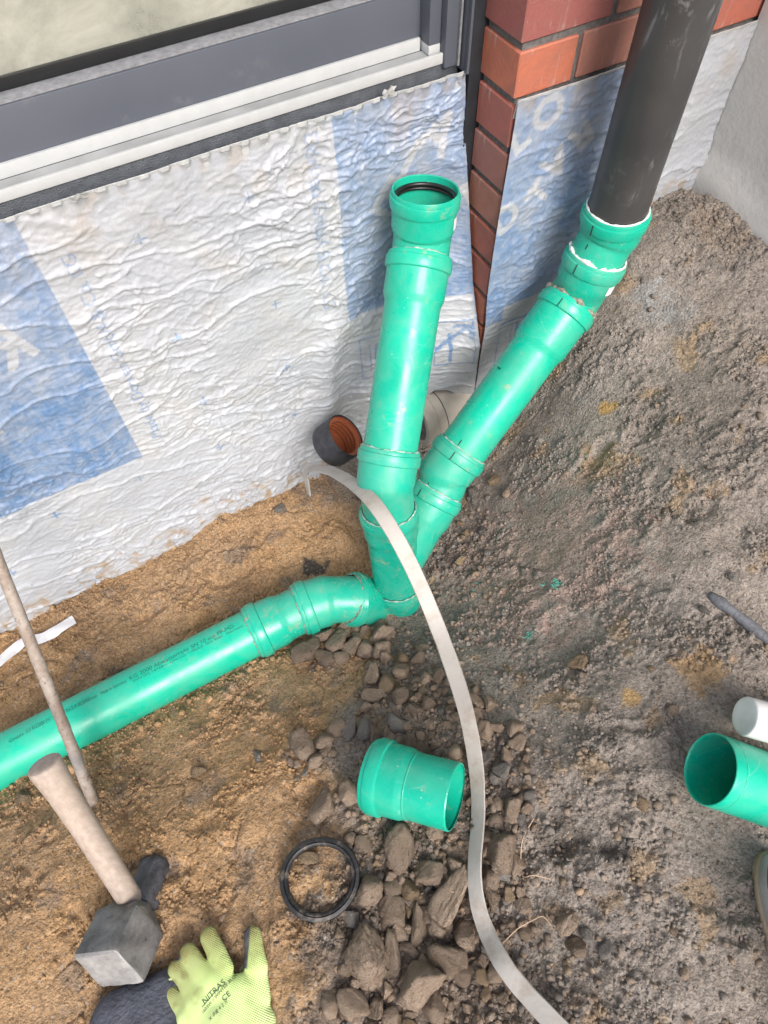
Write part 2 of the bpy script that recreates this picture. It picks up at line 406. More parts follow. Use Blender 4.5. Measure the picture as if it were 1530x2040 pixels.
# ================================================================== GROUND
# measured ground heights: photo position and height relative to the lens
CTRL = [(0, 1240, -1.575), (110, 1185, -1.575), (220, 1120, -1.56), (330, 1075, -1.555), (430, 1010, -1.50), (530, 985, -1.515), (640, 935, -1.535), (700, 960, -1.52),
        (500, 1080, -1.53), (600, 1080, -1.52), (690, 1100, -1.53), (400, 1180, -1.52), (560, 1130, -1.53),
        (0, 1420, -1.51), (250, 1300, -1.51), (490, 1190, -1.515), (640, 1135, -1.52), (120, 1290, -1.52),
        (0, 1590, -1.455), (250, 1480, -1.465), (450, 1370, -1.470), (560, 1320, -1.485), (650, 1290, -1.475), (740, 1250, -1.50), (800, 1215, -1.505), (765, 1205, -1.495),
        (740, 1340, -1.43), (850, 1200, -1.50), (870, 1100, -1.50), (910, 1040, -1.47), (985, 960, -1.41), (1010, 900, -1.38), (930, 870, -1.45), (880, 880, -1.50),
        (640, 1450, -1.35), (500, 1500, -1.36), (350, 1560, -1.385), (200, 1620, -1.365), (60, 1660, -1.37),
        (800, 1420, -1.33), (820, 1570, -1.285), (650, 1600, -1.295), (640, 1750, -1.278), (640, 1950, -1.262), (800, 1750, -1.285), (800, 1950, -1.265),
        (300, 1680, -1.325), (100, 1800, -1.31), (240, 1900, -1.305), (50, 1990, -1.30), (430, 1990, -1.285), (450, 1750, -1.30),
        (950, 1300, -1.37), (1000, 1150, -1.385), (1050, 1030, -1.35), (1100, 900, -1.275), (1150, 780, -1.19), (1200, 690, -1.12), (1250, 590, -1.05), (1290, 490, -.985),
        (1100, 1300, -1.30), (1200, 1150, -1.235), (1300, 1000, -1.165), (1350, 800, -1.11), (1400, 600, -1.02), (1320, 400, -.945), (1390, 380, -.945), (1470, 440, -.94), (1500, 560, -.97), (1500, 800, -1.05), (1500, 1100, -1.105),
        (950, 1600, -1.262), (1050, 1450, -1.26), (1200, 1400, -1.215), (1350, 1300, -1.165), (1480, 1300, -1.145), (1250, 1600, -1.19), (1380, 1520, -1.18), (1450, 1560, -1.19), (1450, 1640, -1.185), (1500, 1440, -1.145),
        (1050, 1800, -1.245), (1200, 1750, -1.21), (1350, 1750, -1.195), (1480, 1850, -1.19), (1500, 2020, -1.19), (1250, 1950, -1.21), (1000, 2000, -1.25)]
_c = np.array([onz(u, v, z) for u, v, z in CTRL])
_far = np.array([[-1.3, .64, .12], [-1.3, 1.0, .04], [-1.3, .2, .29], [-1.0, -.5, .31], [0, -.9, .34], [.9, -.8, .38], [.95, -.25, .36], [1.3, .3, .52], [1.3, .62, .63], [1.25, -.2, .42],
                 [-2.5, 0, .3], [2.6, 0, .5], [0, -3, .38], [-2.5, -3, .36], [2.6, -3, .45], [2.6, 1, .55], [-2.5, 1, .2]])
_cp = np.concatenate([_c, _far])
def _tps_k(r2): return np.where(r2 > 1e-12, r2 * np.log(np.maximum(r2, 1e-12)), 0)
_A = _tps_k(((_cp[:, None, :2] - _cp[None, :, :2]) ** 2).sum(-1)) + np.eye(len(_cp)) * .004
_Pm = np.concatenate([np.ones((len(_cp), 1)), _cp[:, :2]], 1)
_S = np.block([[_A, _Pm], [_Pm.T, np.zeros((3, 3))]])
_sol = np.linalg.solve(_S, np.concatenate([_cp[:, 2], np.zeros(3)]))
def base_z(x, y):
    x = np.asarray(x, float); y = np.asarray(y, float); xc = np.clip(x, -2.5, 2.6); yc = np.clip(y, -3, 1.1)
    r = _sol[-3] + _sol[-2] * xc + _sol[-1] * yc
    if xc.size < 4000: return r + (_tps_k((xc[..., None] - _cp[:, 0]) ** 2 + (yc[..., None] - _cp[:, 1]) ** 2) * _sol[:-3]).sum(-1)
    for (px, py, _), w in zip(_cp, _sol): r = r + w * _tps_k((xc - px) ** 2 + (yc - py) ** 2)
    return r
def poly_px(pts, z): return np.array([onz(u, v, z)[:2] for u, v in pts])
def grey_zone(x, y):
    """0 = yellow-brown sand of the trench, 1 = grey-brown backfill on the right"""
    line = poly_px([(640, 900), (760, 1050), (770, 1250), (690, 1420), (650, 1560), (690, 1720), (640, 1900), (600, 2040)], -1.40)
    yy = line[::-1, 1]; xx = line[::-1, 0]
    xl = np.interp(y, yy, xx)
    d = x - xl + .05 * fbm(x * 9, y * 9, 41, 3)
    return sstep(-.045, .06, d)
DENTS = []
for u, v, z, du, dv, L, w, dep in [(330, 1740, -1.31, 60, -25, .13, .045, .012), (150, 1850, -1.30, 30, 60, .12, .045, .010), (420, 1640, -1.33, 70, -20, .11, .04, .010),
                                   (480, 1720, -1.30, 40, 60, .08, .04, .012), (1110, 1690, -1.235, 90, -20, .10, .035, .016), (1210, 1690, -1.21, 60, 10, .05, .02, .012),
                                   (470, 1150, -1.53, 100, -50, .13, .04, .014), (300, 1220, -1.53, 60, -40, .10, .035, .014), (1250, 1450, -1.20, 80, 10, .06, .02, .010),
                                   (1400, 1010, -1.13, 100, -40, .11, .045, .014), (1290, 840, -1.12, 80, -60, .12, .05, .016), (1190, 900, -1.20, 30, -60, .10, .04, .018)]:
    a = onz(u, v, z); b = onz(u + du, v + dv, z); DENTS.append((a[:2], nrm((b - a)[:2]), L, w, dep))
def ground_h(x, y, fine=True):
    x = np.asarray(x, float); y = np.asarray(y, float)
    g = grey_zone(x, y)
    z = base_z(x, y)
    z = z + .010 * fbm(x * 6.5, y * 6.5, 3, 3)
    for c, d, L, w, dep in DENTS:
        u = (x - c[0]) * d[0] + (y - c[1]) * d[1]; v = -(x - c[0]) * d[1] + (y - c[1]) * d[0]
        r = np.sqrt((u / L) ** 2 + (v / w) ** 2) * 2 + .35 * fbm(x * 22, y * 22, 77, 2)
        z = z - .8 * dep * (1 - sstep(.25, 1.15, r))
    if not fine: return z
    crumb = sstep(-.22, .30, fbm(x * 7 + 3, y * 7, 15, 3))              # loose crumbs against trodden, smooth patches
    crumb = sstep(.30 - .22 * g, .85 - .10 * g, crumb) * (.7 + .3 * g)
    wx = x + .006 * perlin(x * 60, y * 60, 5); wy = y + .006 * perlin(x * 60 + 9, y * 60, 6)
    z = z + (.0045 * fbm(x * 26, y * 26, 8, 3)) * (.45 + .75 * crumb)
    d1, d2, i1 = worley(wx * 48, wy * 48, 21)
    z = z + crumb * (.0135 - .003 * g) * np.maximum(0, .60 - d1) ** .8 * (i1 > .30) * (.3 + i1)
    d1, d2, i1 = worley(wx * 105, wy * 105, 31)
    z = z + (.10 + .05 * g + .85 * crumb) * (.0080 - .0015 * g) * np.maximum(0, .60 - d1) * (i1 > .2) * (.3 + i1)
    z = z + (.0016 * fbm(x * 130, y * 130, 12, 2)) * (.5 + crumb)
    d1, d2, i1 = worley(x * 17 + .5 * fbm(x * 14, y * 14, 63, 2), y * 17 + .5 * fbm(x * 14 + 5, y * 14, 64, 2), 57)   # trodden plates
    z = z + .013 * (i1 - .5) * sstep(.02, .36, d2 - d1) * (1 - .55 * g) * sstep(-.35, .25, fbm(x * 4, y * 4 + 9, 68, 2))
    # drying cracks and heel edges in the sand
    d1, d2, i1 = worley(x * 15 + .45 * fbm(x * 18, y * 18, 61, 2), y * 15 + .45 * fbm(x * 18 + 5, y * 18, 62, 2), 51)
    cr = (1 - sstep(.0, .055, d2 - d1)) * sstep(.05, .35, fbm(x * 5.5, y * 5.5 + 4, 66, 2)) * (1 - .6 * g)
    z = z - .0055 * cr
    return z
def gz(x, y): return float(ground_h(np.array([x]), np.array([y]))[0])

def spaced(a0, a1, step, lo, hi, grow=1.28):
    mid = np.arange(a0, a1 + step * .5, step); L = []; s = step; p = a0
    while p > lo: s = min(s * grow, 3); p -= s; L.append(p)
    Rr = []; s = step; p = mid[-1]
    while p < hi: s = min(s * grow, 3); p += s; Rr.append(p)
    return np.array(L[::-1] + list(mid) + Rr)
STEP = .0026
gx = spaced(-.70, 1.32, STEP, -14, 14); gy = spaced(-.42, 1.035, STEP, -14, 1.10)
GX, GY = np.meshgrid(gx, gy, indexing='ij'); gxr, gyr = GX.ravel(), GY.ravel()
# skip hidden fine detail cheaply: everything is evaluated once, vectorised
GZ = ground_h(gxr, gyr)
def soil_tint(x, y, z=None):
    g = grey_zone(x, y)[:, None]
    n = fbm(x * 5, y * 5, 71, 4)[:, None]; n2 = fbm(x * 23, y * 23, 73, 4)[:, None]; n3 = fbm(x * 3.1 + 7, y * 3.1, 75, 3)[:, None]
    sand = np.array([.405, .260, .142]) * (1 + .10 * n2) + np.array([.03, .010, -.006]) * n
    sand = sand * (1 - .30 * sstep(.15, .7, n3)) 
    grey = np.array([.278, .240, .206]) * (1 + .12 * n2) + np.array([.012, .006, 0]) * n
    dark = np.array([.218, .188, .162])
    grey = grey + (dark - grey) * .75 * sstep(.0, .55, n3)
    c = sand * (1 - g) + grey * g
    # patches of sand turned up in the backfill, dark smears in the sand
    k = sstep(.40, .70, fbm(x * 11 + 2, y * 11, 81, 4))[:, None] * g
    c = c * (1 - .55 * k) + np.array([.33, .225, .125]) * .55 * k
    k = sstep(.45, .68, fbm(x * 13, y * 13 + 6, 83, 4))[:, None] * (1 - g)
    c = c * (1 - .5 * k) + np.array([.17, .145, .125]) * .5 * k
    sn = .55 * fbm(x * 30, y * 30, 91, 3)
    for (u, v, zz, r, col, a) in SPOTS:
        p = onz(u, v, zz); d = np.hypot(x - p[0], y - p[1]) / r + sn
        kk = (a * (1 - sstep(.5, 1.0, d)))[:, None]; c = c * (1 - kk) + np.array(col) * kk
    return np.clip(c, .02, .9)
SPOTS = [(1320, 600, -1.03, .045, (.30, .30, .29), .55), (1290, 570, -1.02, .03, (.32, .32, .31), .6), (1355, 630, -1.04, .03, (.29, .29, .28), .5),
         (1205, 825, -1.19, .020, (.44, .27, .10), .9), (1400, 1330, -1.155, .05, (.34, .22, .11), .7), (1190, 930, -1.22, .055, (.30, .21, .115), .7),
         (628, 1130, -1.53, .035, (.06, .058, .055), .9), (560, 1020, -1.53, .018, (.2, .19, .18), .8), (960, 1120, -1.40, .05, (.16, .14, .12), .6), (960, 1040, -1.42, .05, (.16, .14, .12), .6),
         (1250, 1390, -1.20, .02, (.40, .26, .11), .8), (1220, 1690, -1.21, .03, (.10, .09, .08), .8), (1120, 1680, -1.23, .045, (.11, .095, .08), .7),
         (1060, 1110, -1.32, .22, (.335, .245, .205), .75), (830, 1760, -1.28, .20, (.165, .128, .100), .85), (830, 1950, -1.26, .20, (.165, .128, .100), .85), (840, 1400, -1.34, .13, (.18, .142, .112), .8), (960, 1560, -1.26, .11, (.19, .15, .12), .7), (1450, 480, -.95, .06, (.28, .23, .185), .7), (1400, 450, -.95, .05, (.25, .20, .16), .7)]  # dark rubble patches paint the shaded gaps between stones into the soil colour
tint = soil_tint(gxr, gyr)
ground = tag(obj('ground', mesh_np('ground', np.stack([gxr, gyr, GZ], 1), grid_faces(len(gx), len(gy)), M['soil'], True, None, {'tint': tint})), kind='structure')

# ================================================================== HOUSE
def part_box(name, x0, x1, y0, y1, z0, z1, mat, parent, bev=0.0):
    """z given relative to the lens height"""
    return obj(name, box_mesh(name, (x0, x1, y0, y1, z0 + H, z1 + H), M[mat], bev), parent)
hw = thing('house_wall', 'red clinker brick house wall with dark mortar beside the window', 'wall', (.757, .92, 0))
hw.location = (0, 0, 0)
part_box('masonry', -6, .735, 1.075, 1.42, -1.8, -.64, 'wall', hw)
part_box('masonry', .772, 2.8, .95, 1.42, -1.8, 1.7, 'wall', hw)
part_box('lintel', -6, .772, 1.0, 1.42, .95, 1.7, 'plaster', hw)
part_box('dark_foil', .735, .772, 1.024, 1.06, -1.8, .95, 'void', hw)
part_box('mortar', .7635, 2.6, .9265, .95, -1.5, 1.69, 'mortar', hw)
part_box('mortar', .7635, .772, .951, 1.02, -1.5, 1.69, 'mortar', hw)
PITCH = .0833; BH = .0713
def brick_mesh(L, D):
    bm = box_np(0, L, 0, D, -BH / 2, BH / 2)
    bmesh.ops.bevel(bm, geom=bm.edges[:], offset=.0022, segments=1, affect='EDGES')
    me = bpy.data.meshes.new('brick'); bm.to_mesh(me); bm.free(); me.materials.append(M['brick']); return me
BM = {k: brick_mesh(*k) for k in ((.178, .104), (.117, .104), (.24, .02), (.117, .02))}
rb = random.Random(3)
for c in range(-9, 9):
    zc = -.585 - PITCH * c + H                         # course centre; the joint under course 0 lies at -.627
    x = .757; first = True; k = 0
    while x < 1.36:
        if first: key = (.117, .104) if c % 2 == 0 else (.178, .104)
        else: key = (.24, .02)
        if not first and c > 0: break                  # below the membrane edge only the corner bricks show
        if not first and c < -1: break
        o = obj('brick', BM[key], hw, (x + rb.uniform(-.0008, .0008), .92 + rb.uniform(-.0012, .0012), zc + rb.uniform(-.0007, .0007)))
        o.rotation_euler = (rb.uniform(-.006, .006), rb.uniform(-.005, .005), rb.uniform(-.006, .006))
        x += key[0] + .0115; first = False

win = thing('window', 'anthracite window with pale sill track and dusty glass pane', 'window')
WX0 = -3.2
part_box('sealing_strip', WX0, .728, 1.050, 1.075, -.80, -.6005, 'bitumen', win)
part_box('lower_rail', WX0, .700, 1.046, 1.052, -.6000, -.5835, 'alu', win, .0015)
part_box('sill_track', WX0, .700, 1.0525, 1.0785, -.612, -.5870, 'sill', win)
part_box('upper_rail', WX0, .668, 1.079, 1.0855, -.5868, -.5670, 'alu', win, .0012)
part_box('bottom_frame', WX0, .690, 1.086, 1.130, -.5995, -.4990, 'frame', win, .002)
part_box('frame_ledge', WX0, .690, 1.0885, 1.118, -.4985, -.4960, 'ledge', win, .001)
part_box('gasket', WX0, .690, 1.1165, 1.123, -.4955, -.4790, 'gasket', win, .001)
part_box('glass_pane', WX0, .690, 1.1240, 1.130, -.4960, .92, 'glass', win)
part_box('side_post', .670, .6925, 1.055, 1.125, -.571, .95, 'frame', win, .002)
part_box('post_cap', .670, .6925, 1.055, 1.083, -.586, -.5715, 'alu', win, .001)
part_box('side_frame', .6930, .7170, 1.040, 1.13, -.606, .95, 'frame', win, .003)
part_box('seal_strip', .7175, .7215, 1.036, 1.12, -.606, .95, 'ledge', win, .001)
part_box('shutter_rail', .7240, .7560, 1.026, 1.06, -.613, .95, 'frame', win, .002)
part_box('shutter_rail', .7240, .7290, 1.016, 1.0255, -.613, .95, 'frame', win, .001)
part_box('frame_post', WX0 - .1, WX0, 1.03, 1.14, -.61, .95, 'frame', win, .002)
part_box('top_frame', WX0, .690, 1.086, 1.130, .92, .95, 'frame', win)
# the room behind the glass
room = tag(obj('room_floor', box_mesh('room_floor', (-6, 2.8, 1.421, 5, .80, 1.02), M['screed'])), kind='structure')
rf2 = tag(obj('room_floor', box_mesh('room_floor', (WX0, .69, 1.131, 1.42, .96, 1.075), M['screed'])), kind='structure')
rw = tag(obj('room_wall', box_mesh('room_wall', (-6, 2.8, 5.0, 5.1, .8, 3.3), M['plaster'])), kind='structure')
rc = tag(obj('room_ceiling', box_mesh('room_ceiling', (-6, 2.8, 1.0, 5.1, 3.301, 3.4), M['plaster'])), kind='structure')

# concrete element that closes the corner on the right
gw = thing('concrete_block', 'smooth grey concrete retaining block closing the corner right of the downpipe', 'concrete block')
CXL = 1.302
def conc():
    ys = np.linspace(.914, -.6, 60); zs = np.linspace(-1.6, .05, 60)
    Yg, Zg = np.meshgrid(ys, zs, indexing='ij'); Xg = CXL + .0010 * fbm(Yg * 9, Zg * 9, 5, 3)
    lo = sstep(-.885, -.905, Zg - .05 * (Yg - .9) + .004 * fbm(Yg * 20, Zg * 3, 8, 3)); Xg = Xg - .014 * lo
    V = np.stack([Xg, Yg, Zg + H], -1).reshape(-1, 3); n = len(V)
    Vb = V.copy(); Vb[:, 0] = CXL + .14
    f = grid_faces(60, 60)
    e = []
    def strip(idx): e.append(np.stack([idx[:-1], idx[1:], idx[1:] + n, idx[:-1] + n], 1))
    I = np.arange(3600).reshape(60, 60)
    for a in (I[0], I[-1][::-1], I[:, 0][::-1], I[:, -1]): strip(a)
    return mesh_np('slab', np.concatenate([V, Vb]), np.concatenate([f, f[:, ::-1] + n] + e), M['concrete'], True, 50)
obj('slab', conc(), gw)

# ------------------------------------------------------------------ drainage membrane (fleece on a dimpled sheet)
BX0, BZ0, BRES = -1.0, -1.70, .001
bmp = np.zeros((2400, 1130), np.float32)                 # ink, indexed [x, z]
def bput(x, z): return (np.asarray(x) - BX0) / BRES, (np.asarray(z) - BZ0) / BRES
def raster(tri, val):
    for t in tri:
        x0, y0 = np.floor(t.min(0)).astype(int); x1, y1 = np.ceil(t.max(0)).astype(int) + 1
        x0 = max(x0, 0); y0 = max(y0, 0); x1 = min(x1, bmp.shape[0]); y1 = min(y1, bmp.shape[1])
        if x0 >= x1 or y0 >= y1: continue
        xx, yy = np.meshgrid(np.arange(x0, x1) + .5, np.arange(y0, y1) + .5, indexing='ij')
        a, b, c = t
        e1 = (b[0] - a[0]) * (yy - a[1]) - (b[1] - a[1]) * (xx - a[0])
        e2 = (c[0] - b[0]) * (yy - b[1]) - (c[1] - b[1]) * (xx - b[0])
        e3 = (a[0] - c[0]) * (yy - c[1]) - (a[1] - c[1]) * (xx - c[0])
        m = ((e1 >= 0) & (e2 >= 0) & (e3 >= 0)) | ((e1 <= 0) & (e2 <= 0) & (e3 <= 0))
        bmp[x0:x1, y0:y1][m] = val
def bl_text(s, x, z, size, ang, val=1., align='LEFT', bold=0):
    v, t = text_tris(s, size, align); c, sn = math.cos(ang), math.sin(ang)
    for dx, dz in ([(0, 0)] if not bold else [(0, 0), (bold, 0), (-bold, 0), (0, bold), (0, -bold)]):
        w = np.stack(bput(x + dx + v[:, 0] * c - v[:, 1] * sn, z + dz + v[:, 0] * sn + v[:, 1] * c), 1); raster(w[t], val)
def bl_rect(x0, x1, z0, z1, val=1.):
    a, b = bput(x0, z0); c, d = bput(x1, z1)
    bmp[max(int(a), 0):max(int(c), 0), max(int(b), 0):max(int(d), 0)] = val
def bl_line(p, q, w, val=1.):
    p = np.array(p); q = np.array(q); n = np.array([-(q - p)[1], (q - p)[0]]); n = n / np.linalg.norm(n) * w / 2
    k = np.array([np.stack(bput(*c)) for c in (p - n, q - n, q + n, p + n)]); raster([k[[0, 1, 2]], k[[0, 2, 3]]], val)
bl_rect(-1.0, -.050, -1.203, -.60, .92)
bl_rect(.470, .80, -1.052, -.60, .88); bl_rect(.80, 1.05, -1.075, -.60, .85); bl_rect(.750, .80, -1.115, -1.04, .85)
# knocked-out capitals in the blue fields
def cap(ch, u, v, Y, size, ang):
    p = ony(u, v, Y); bl_text(ch, p[0], p[2] - H, size, math.radians(ang), .04, 'CENTER', .0035)
for ch, u, v, a in (('A', 872, 268, -35), ('L', 822, 330, -35), ('E', 770, 395, -35)): cap(ch, u, v, 1.03, .105, a)
for ch, u, v, a in (('D', 1003, 432, 25), ('T', 1072, 382, 50), ('A', 1103, 322, 215), ('R', 1156, 268, 215), ('O', 1090, 222, 30), ('L', 1030, 275, 30)): cap(ch, u, v, .915, .080, a)
cap('K', 5, 690, 1.03, .12, 200); cap('X', -70, 860, 1.03, .12, 200)
bl_text('Made by Dörken GmbH & Co. KG', -.004, -1.165, .033, math.radians(90), .72, 'LEFT', .0004)
bl_text('Dörken GmbH & Co. KG', .428, -.630, .036, math.radians(-90), .55, 'LEFT', .0006)
for u, v in ((280, 478), (352, 672), (407, 800), (568, 730), (277, 950), (436, 886), (110, 1022), (337, 1062), (182, 1136), (550, 606), (585, 822), (486, 992), (20, 1130), (495, 395)):
    p = ony(u, v, 1.03); x, z = p[0], p[2] - H
    bl_line((x - .011, z), (x + .011, z), .0035, .95); bl_line((x, z - .011), (x, z + .011), .0035, .95)
# framed pictograms above the pipe
for x0, x1, z0, z1 in ((.490, .640, -1.245, -1.120), (.655, .742, -1.23, -1.11), (.80, .90, -1.25, -1.13)):
    for a, b in (((x0, z0), (x1, z0)), ((x0, z1), (x1, z1)), ((x0, z0), (x0, z1)), ((x1, z0), (x1, z1))): bl_line(a, b, .003, .9)
for x, w in ((.512, .003), (.528, .009), (.548, .003), (.565, .012), (.690, .010), (.835, .004), (.85, .008)): bl_line((x, -1.225), (x, -1.14), w, .9)
bl_line((.655, -1.18), (.735, -1.125), .010, .9); bl_line((.70, -1.125), (.735, -1.125), .008, .9); bl_line((.735, -1.16), (.735, -1.125), .008, .9)

ZT = -.612
def wrinkle(x, z):
    """crinkled foil: a net of sharp creases between small flat facets, a few longer folds, slack and taut areas"""
    n1 = fbm(x * 11, z * 15, 101, 3); n2 = fbm(x * 9 + 3, z * 13, 103, 3)
    amt = .35 + .85 * sstep(-.40, .40, fbm(x * 3.6, z * 3.6, 109, 2))
    w = 0
    for fx, fz, a, cr, sd in ((15, 34, .0030, .0028, 117), (29, 62, .0016, .0019, 118)):
        d1, d2, i1 = worley(x * fx + .75 * n1, z * fz + .75 * n2, sd); e = d2 - d1
        w = w + a * (i1 - .5) * sstep(0, .55, e) + cr * (1 - sstep(.0, .22, e)) * (.35 + i1)
    wx = x + .016 * n1; wz = z + .014 * n2
    r1 = 1 - np.abs(perlin(wx * 6, wz * 26, 105)) * 2.6; r0 = 1 - np.abs(perlin(wx * 2.6 + 7, wz * 11, 106)) * 3.4
    w = w + .0036 * np.clip(r1, 0, 1) ** 4
    return w * amt + .0042 * np.clip(r0, 0, 1) ** 6 + .0055 * fbm(x * 4.5, z * 6, 113, 3) + .0008 * fbm(x * 80, z * 120, 115, 2)
def scallop(x, z):
    """trapezoid wave of the dimpled sheet, strongest at its cut top edge"""
    p = (x / .0335 + .12 * fbm(x * 8, x * 0, 121, 2)) % 1.0
    t = sstep(.10, .26, p) - sstep(.60, .76, p)
    return t * np.exp(-np.maximum(ZT - z, 0) / .0065)
def fl_edges(z):
    zz = [-1.40, -1.175, -1.03, -.86, -.72, -.60]
    return np.interp(z, zz, [.753, .753, .751, .749, .739, .729]), np.interp(z, zz, [.905, .912, .965, 1.006, 1.028, 1.030])
def fleece_left():
    u = spaced(-.66, .75, .0027, -3.2, .7499, 1.35); u = u[u < .7501]; u = np.append(u[u < .7495], .75)
    nz = 400; t = np.linspace(0, 1, nz)
    Un, Tn = np.meshgrid(u, t, indexing='ij')
    zb = -1.68 + (.355) * sstep(.50, .66, Un) - .05 * sstep(.68, .75, Un)
    zb = zb + .004 * fbm(Un * 12, Un * 0, 131, 3)
    top = ZT + .003 * fbm(Un * 5, Un * 0 + 3, 133, 2) - .004
    Zn = top + (zb - top) * Tn
    xl, yl = fl_edges(Zn)
    Xn = Un + (xl - .75) * sstep(.45, .75, Un)
    xt = .70 - .27 * sstep(-.80, -1.20, Zn)
    k = np.clip((Xn - xt) / (xl - xt), 0, 1) ** 1.35
    Yn = 1.030 - (1.030 - yl) * k
    Yn = Yn - .035 * sstep(-1.15, -1.60, Zn) * sstep(.55, .2, Xn)              # the foot of the sheet stands off the wall
    Yn = Yn - .020 * np.exp(-((Xn - .42 - .15 * (Zn + 1.1)) / .035) ** 2) * sstep(-.95, -1.15, Zn)
    edge = sstep(0, .012, xl - Xn)
    Yn = Yn - wrinkle(Xn, Zn) * (.25 + .75 * edge) * (.35 + .65 * sstep(0, .04, ZT - Zn)) - .010 * scallop(Xn, Zn)
    return Xn, Yn, Zn
def fleece_right():
    u = np.append(np.arange(.757, 1.3000, .0029), 1.3005); t = np.linspace(0, 1, 250)
    Un, Tn = np.meshgrid(u, t, indexing='ij')
    top = ZT - .010 + .003 * fbm(Un * 6, Un * 0 + 1, 135, 2)
    Zn = top + (-1.36 - top) * Tn
    Xn = Un - .004 * sstep(.80, .757, Un) * sstep(-1.10, -1.175, Zn) - .010 * sstep(.85, .757, Un) * sstep(-.65, -.95, Zn) * (1 - sstep(-1.0, -1.17, Zn))
    Yn = .910 - .006 * sstep(-.7, -1.0, Zn)
    Yn = Yn - (wrinkle(Xn + 2, Zn) * .85 * (.35 + .65 * sstep(0, .04, ZT - Zn)) + .008 * scallop(Xn, Zn)) * (.2 + .8 * sstep(.757, .775, Un))
    return Xn, Yn, Zn
dm = thing('drainage_membrane', 'wrinkled white and blue printed fleece drainage membrane hanging on the wall base', 'membrane')
for fn, nm in ((fleece_left, 'fleece_sheet'), (fleece_right, 'fleece_sheet')):
    X_, Y_, Z_ = fn()
    ix, iz = bput(X_, Z_); wob = 1.2
    ink = bmp[np.clip(ix.astype(int), 0, bmp.shape[0] - 1), np.clip(iz.astype(int), 0, bmp.shape[1] - 1)]
    ink = np.where(X_ < -1.0, .92 * (Z_ > -1.203), ink)
    wear = .74 + .26 * sstep(-.66, -1.10, Z_ + .12 * fbm(X_ * 5, Z_ * 5, 151, 3)); ink = ink * np.where(ink > .8, wear, 1) + .16 * (ink == 0) * 0
    gzl = ground_h(X_[:, -1], Y_[:, -1] * 0 + .99, False)[:, None] - H
    dirt = .85 * (1 - sstep(.0, .10, (Z_ - gzl) + .06 * fbm(X_ * 20, Z_ * 20, 141, 3))) * sstep(.12, .42, fbm(X_ * 30, Z_ * 30, 143, 3))
    dirt = dirt + .30 * sstep(.25, .6, fbm(X_ * 14, Z_ * 9, 145, 4)) * sstep(-.78, -.62, Z_)
    f = grid_faces(*X_.shape)
    me = mesh_np(nm, np.stack([X_, Y_, Z_ + H], -1).reshape(-1, 3), f[:, ::-1], M['fleece'], True, None, {'ink': ink.ravel(), 'dirt': np.clip(dirt, 0, 1).ravel()})
    obj(nm, me, dm)
    # the plastic sheet behind it with its cut, scalloped edge
    x = X_[:, 0]; y = Y_[:, 0]; z = Z_[:, 0]; s = x > -.7
    x, y, z = x[s], y[s], z[s]
    hi = .0030 + .0055 * scallop(x, z)
    rows = [(y + .0025, z - .004), (y + .0004, z + hi), (y + .0026, z + hi), (y + .0080, z - .03)]
    V = np.stack([np.stack([x, a, b + H], 1) for a, b in rows], 1).reshape(-1, 3)
    obj('dimple_sheet_edge', mesh_np('dimple_sheet_edge', V, grid_faces(len(x), 4)[:, ::-1], M['dimple'], True, 30), dm)
# a torn scrap of film that sticks up from the edge
def scrap(u, v, w, h, name='torn_film'):
    p = ony(u, v, 1.022); xs = np.linspace(-w, w, 9); zs = np.linspace(0, h, 5)
    A, B = np.meshgrid(xs, zs, indexing='ij'); Yv = -.006 * B / h + .003 * np.sin(A * 300) - .002
    V = np.stack([p[0] + A + .002 * np.sin(B * 500), p[1] + Yv, p[2] + B + .002 * np.cos(A * 400)], -1).reshape(-1, 3)
    obj(name, mesh_np(name, np.concatenate([V, V + [0, .0008, 0]]), np.concatenate([grid_faces(9, 5), grid_faces(9, 5, 45)[:, ::-1]]), M['dimple'], True), dm)
scrap(772, 190, .011, .016); scrap(158, 395, .013, .010)

# ================================================================== PIPES
def fitting(name, label, pts, mat='green', fillet=.035, rin=None, open_end=False, group=None, spig=True, neck=.085, cat='pipe fitting', plain_r=.055):
    """drain pipe piece: plain spigot at pts[0], socket with bead at pts[-1]"""
    path = smooth_path(pts, fillet=fillet); L = path[1][-1]
    out, s = path
    n = max(2, int((L - neck) / .006)); prof = [(0, plain_r - .003), (0, plain_r - .0012), (.002, plain_r)]
    prof += [(q, plain_r) for q in np.linspace(.004, L - neck, n)]
    prof += [(L - neck + .006, .0562), (L - neck + .014, .0592), (L - neck + .020, .0600), (L - .034, .0602), (L - .031, .0603), (L - .029, .0640), (L - .027, .0646),
             (L - .010, .0646), (L - .0085, .0640), (L - .0075, .0618), (L - .0012, .0612), (L, .0605), (L + .0002, .0590), (L - .001, .0578), (L - .060, .0572), (L - .064, .0516)]
    prof += [(max(L - .064 - (L - .068) * k, .0), .0516) for k in np.linspace(.05, 1, 10)]
    r = thing(name, label, cat, tuple(np.asarray(pts[0])), group); r.location = (0, 0, 0)
    V, Q = lathe_path(path, prof); 
    obj('body', mesh_np('body', V, Q[:, ::-1], M[mat], True, 28), r)
    return r, path, L
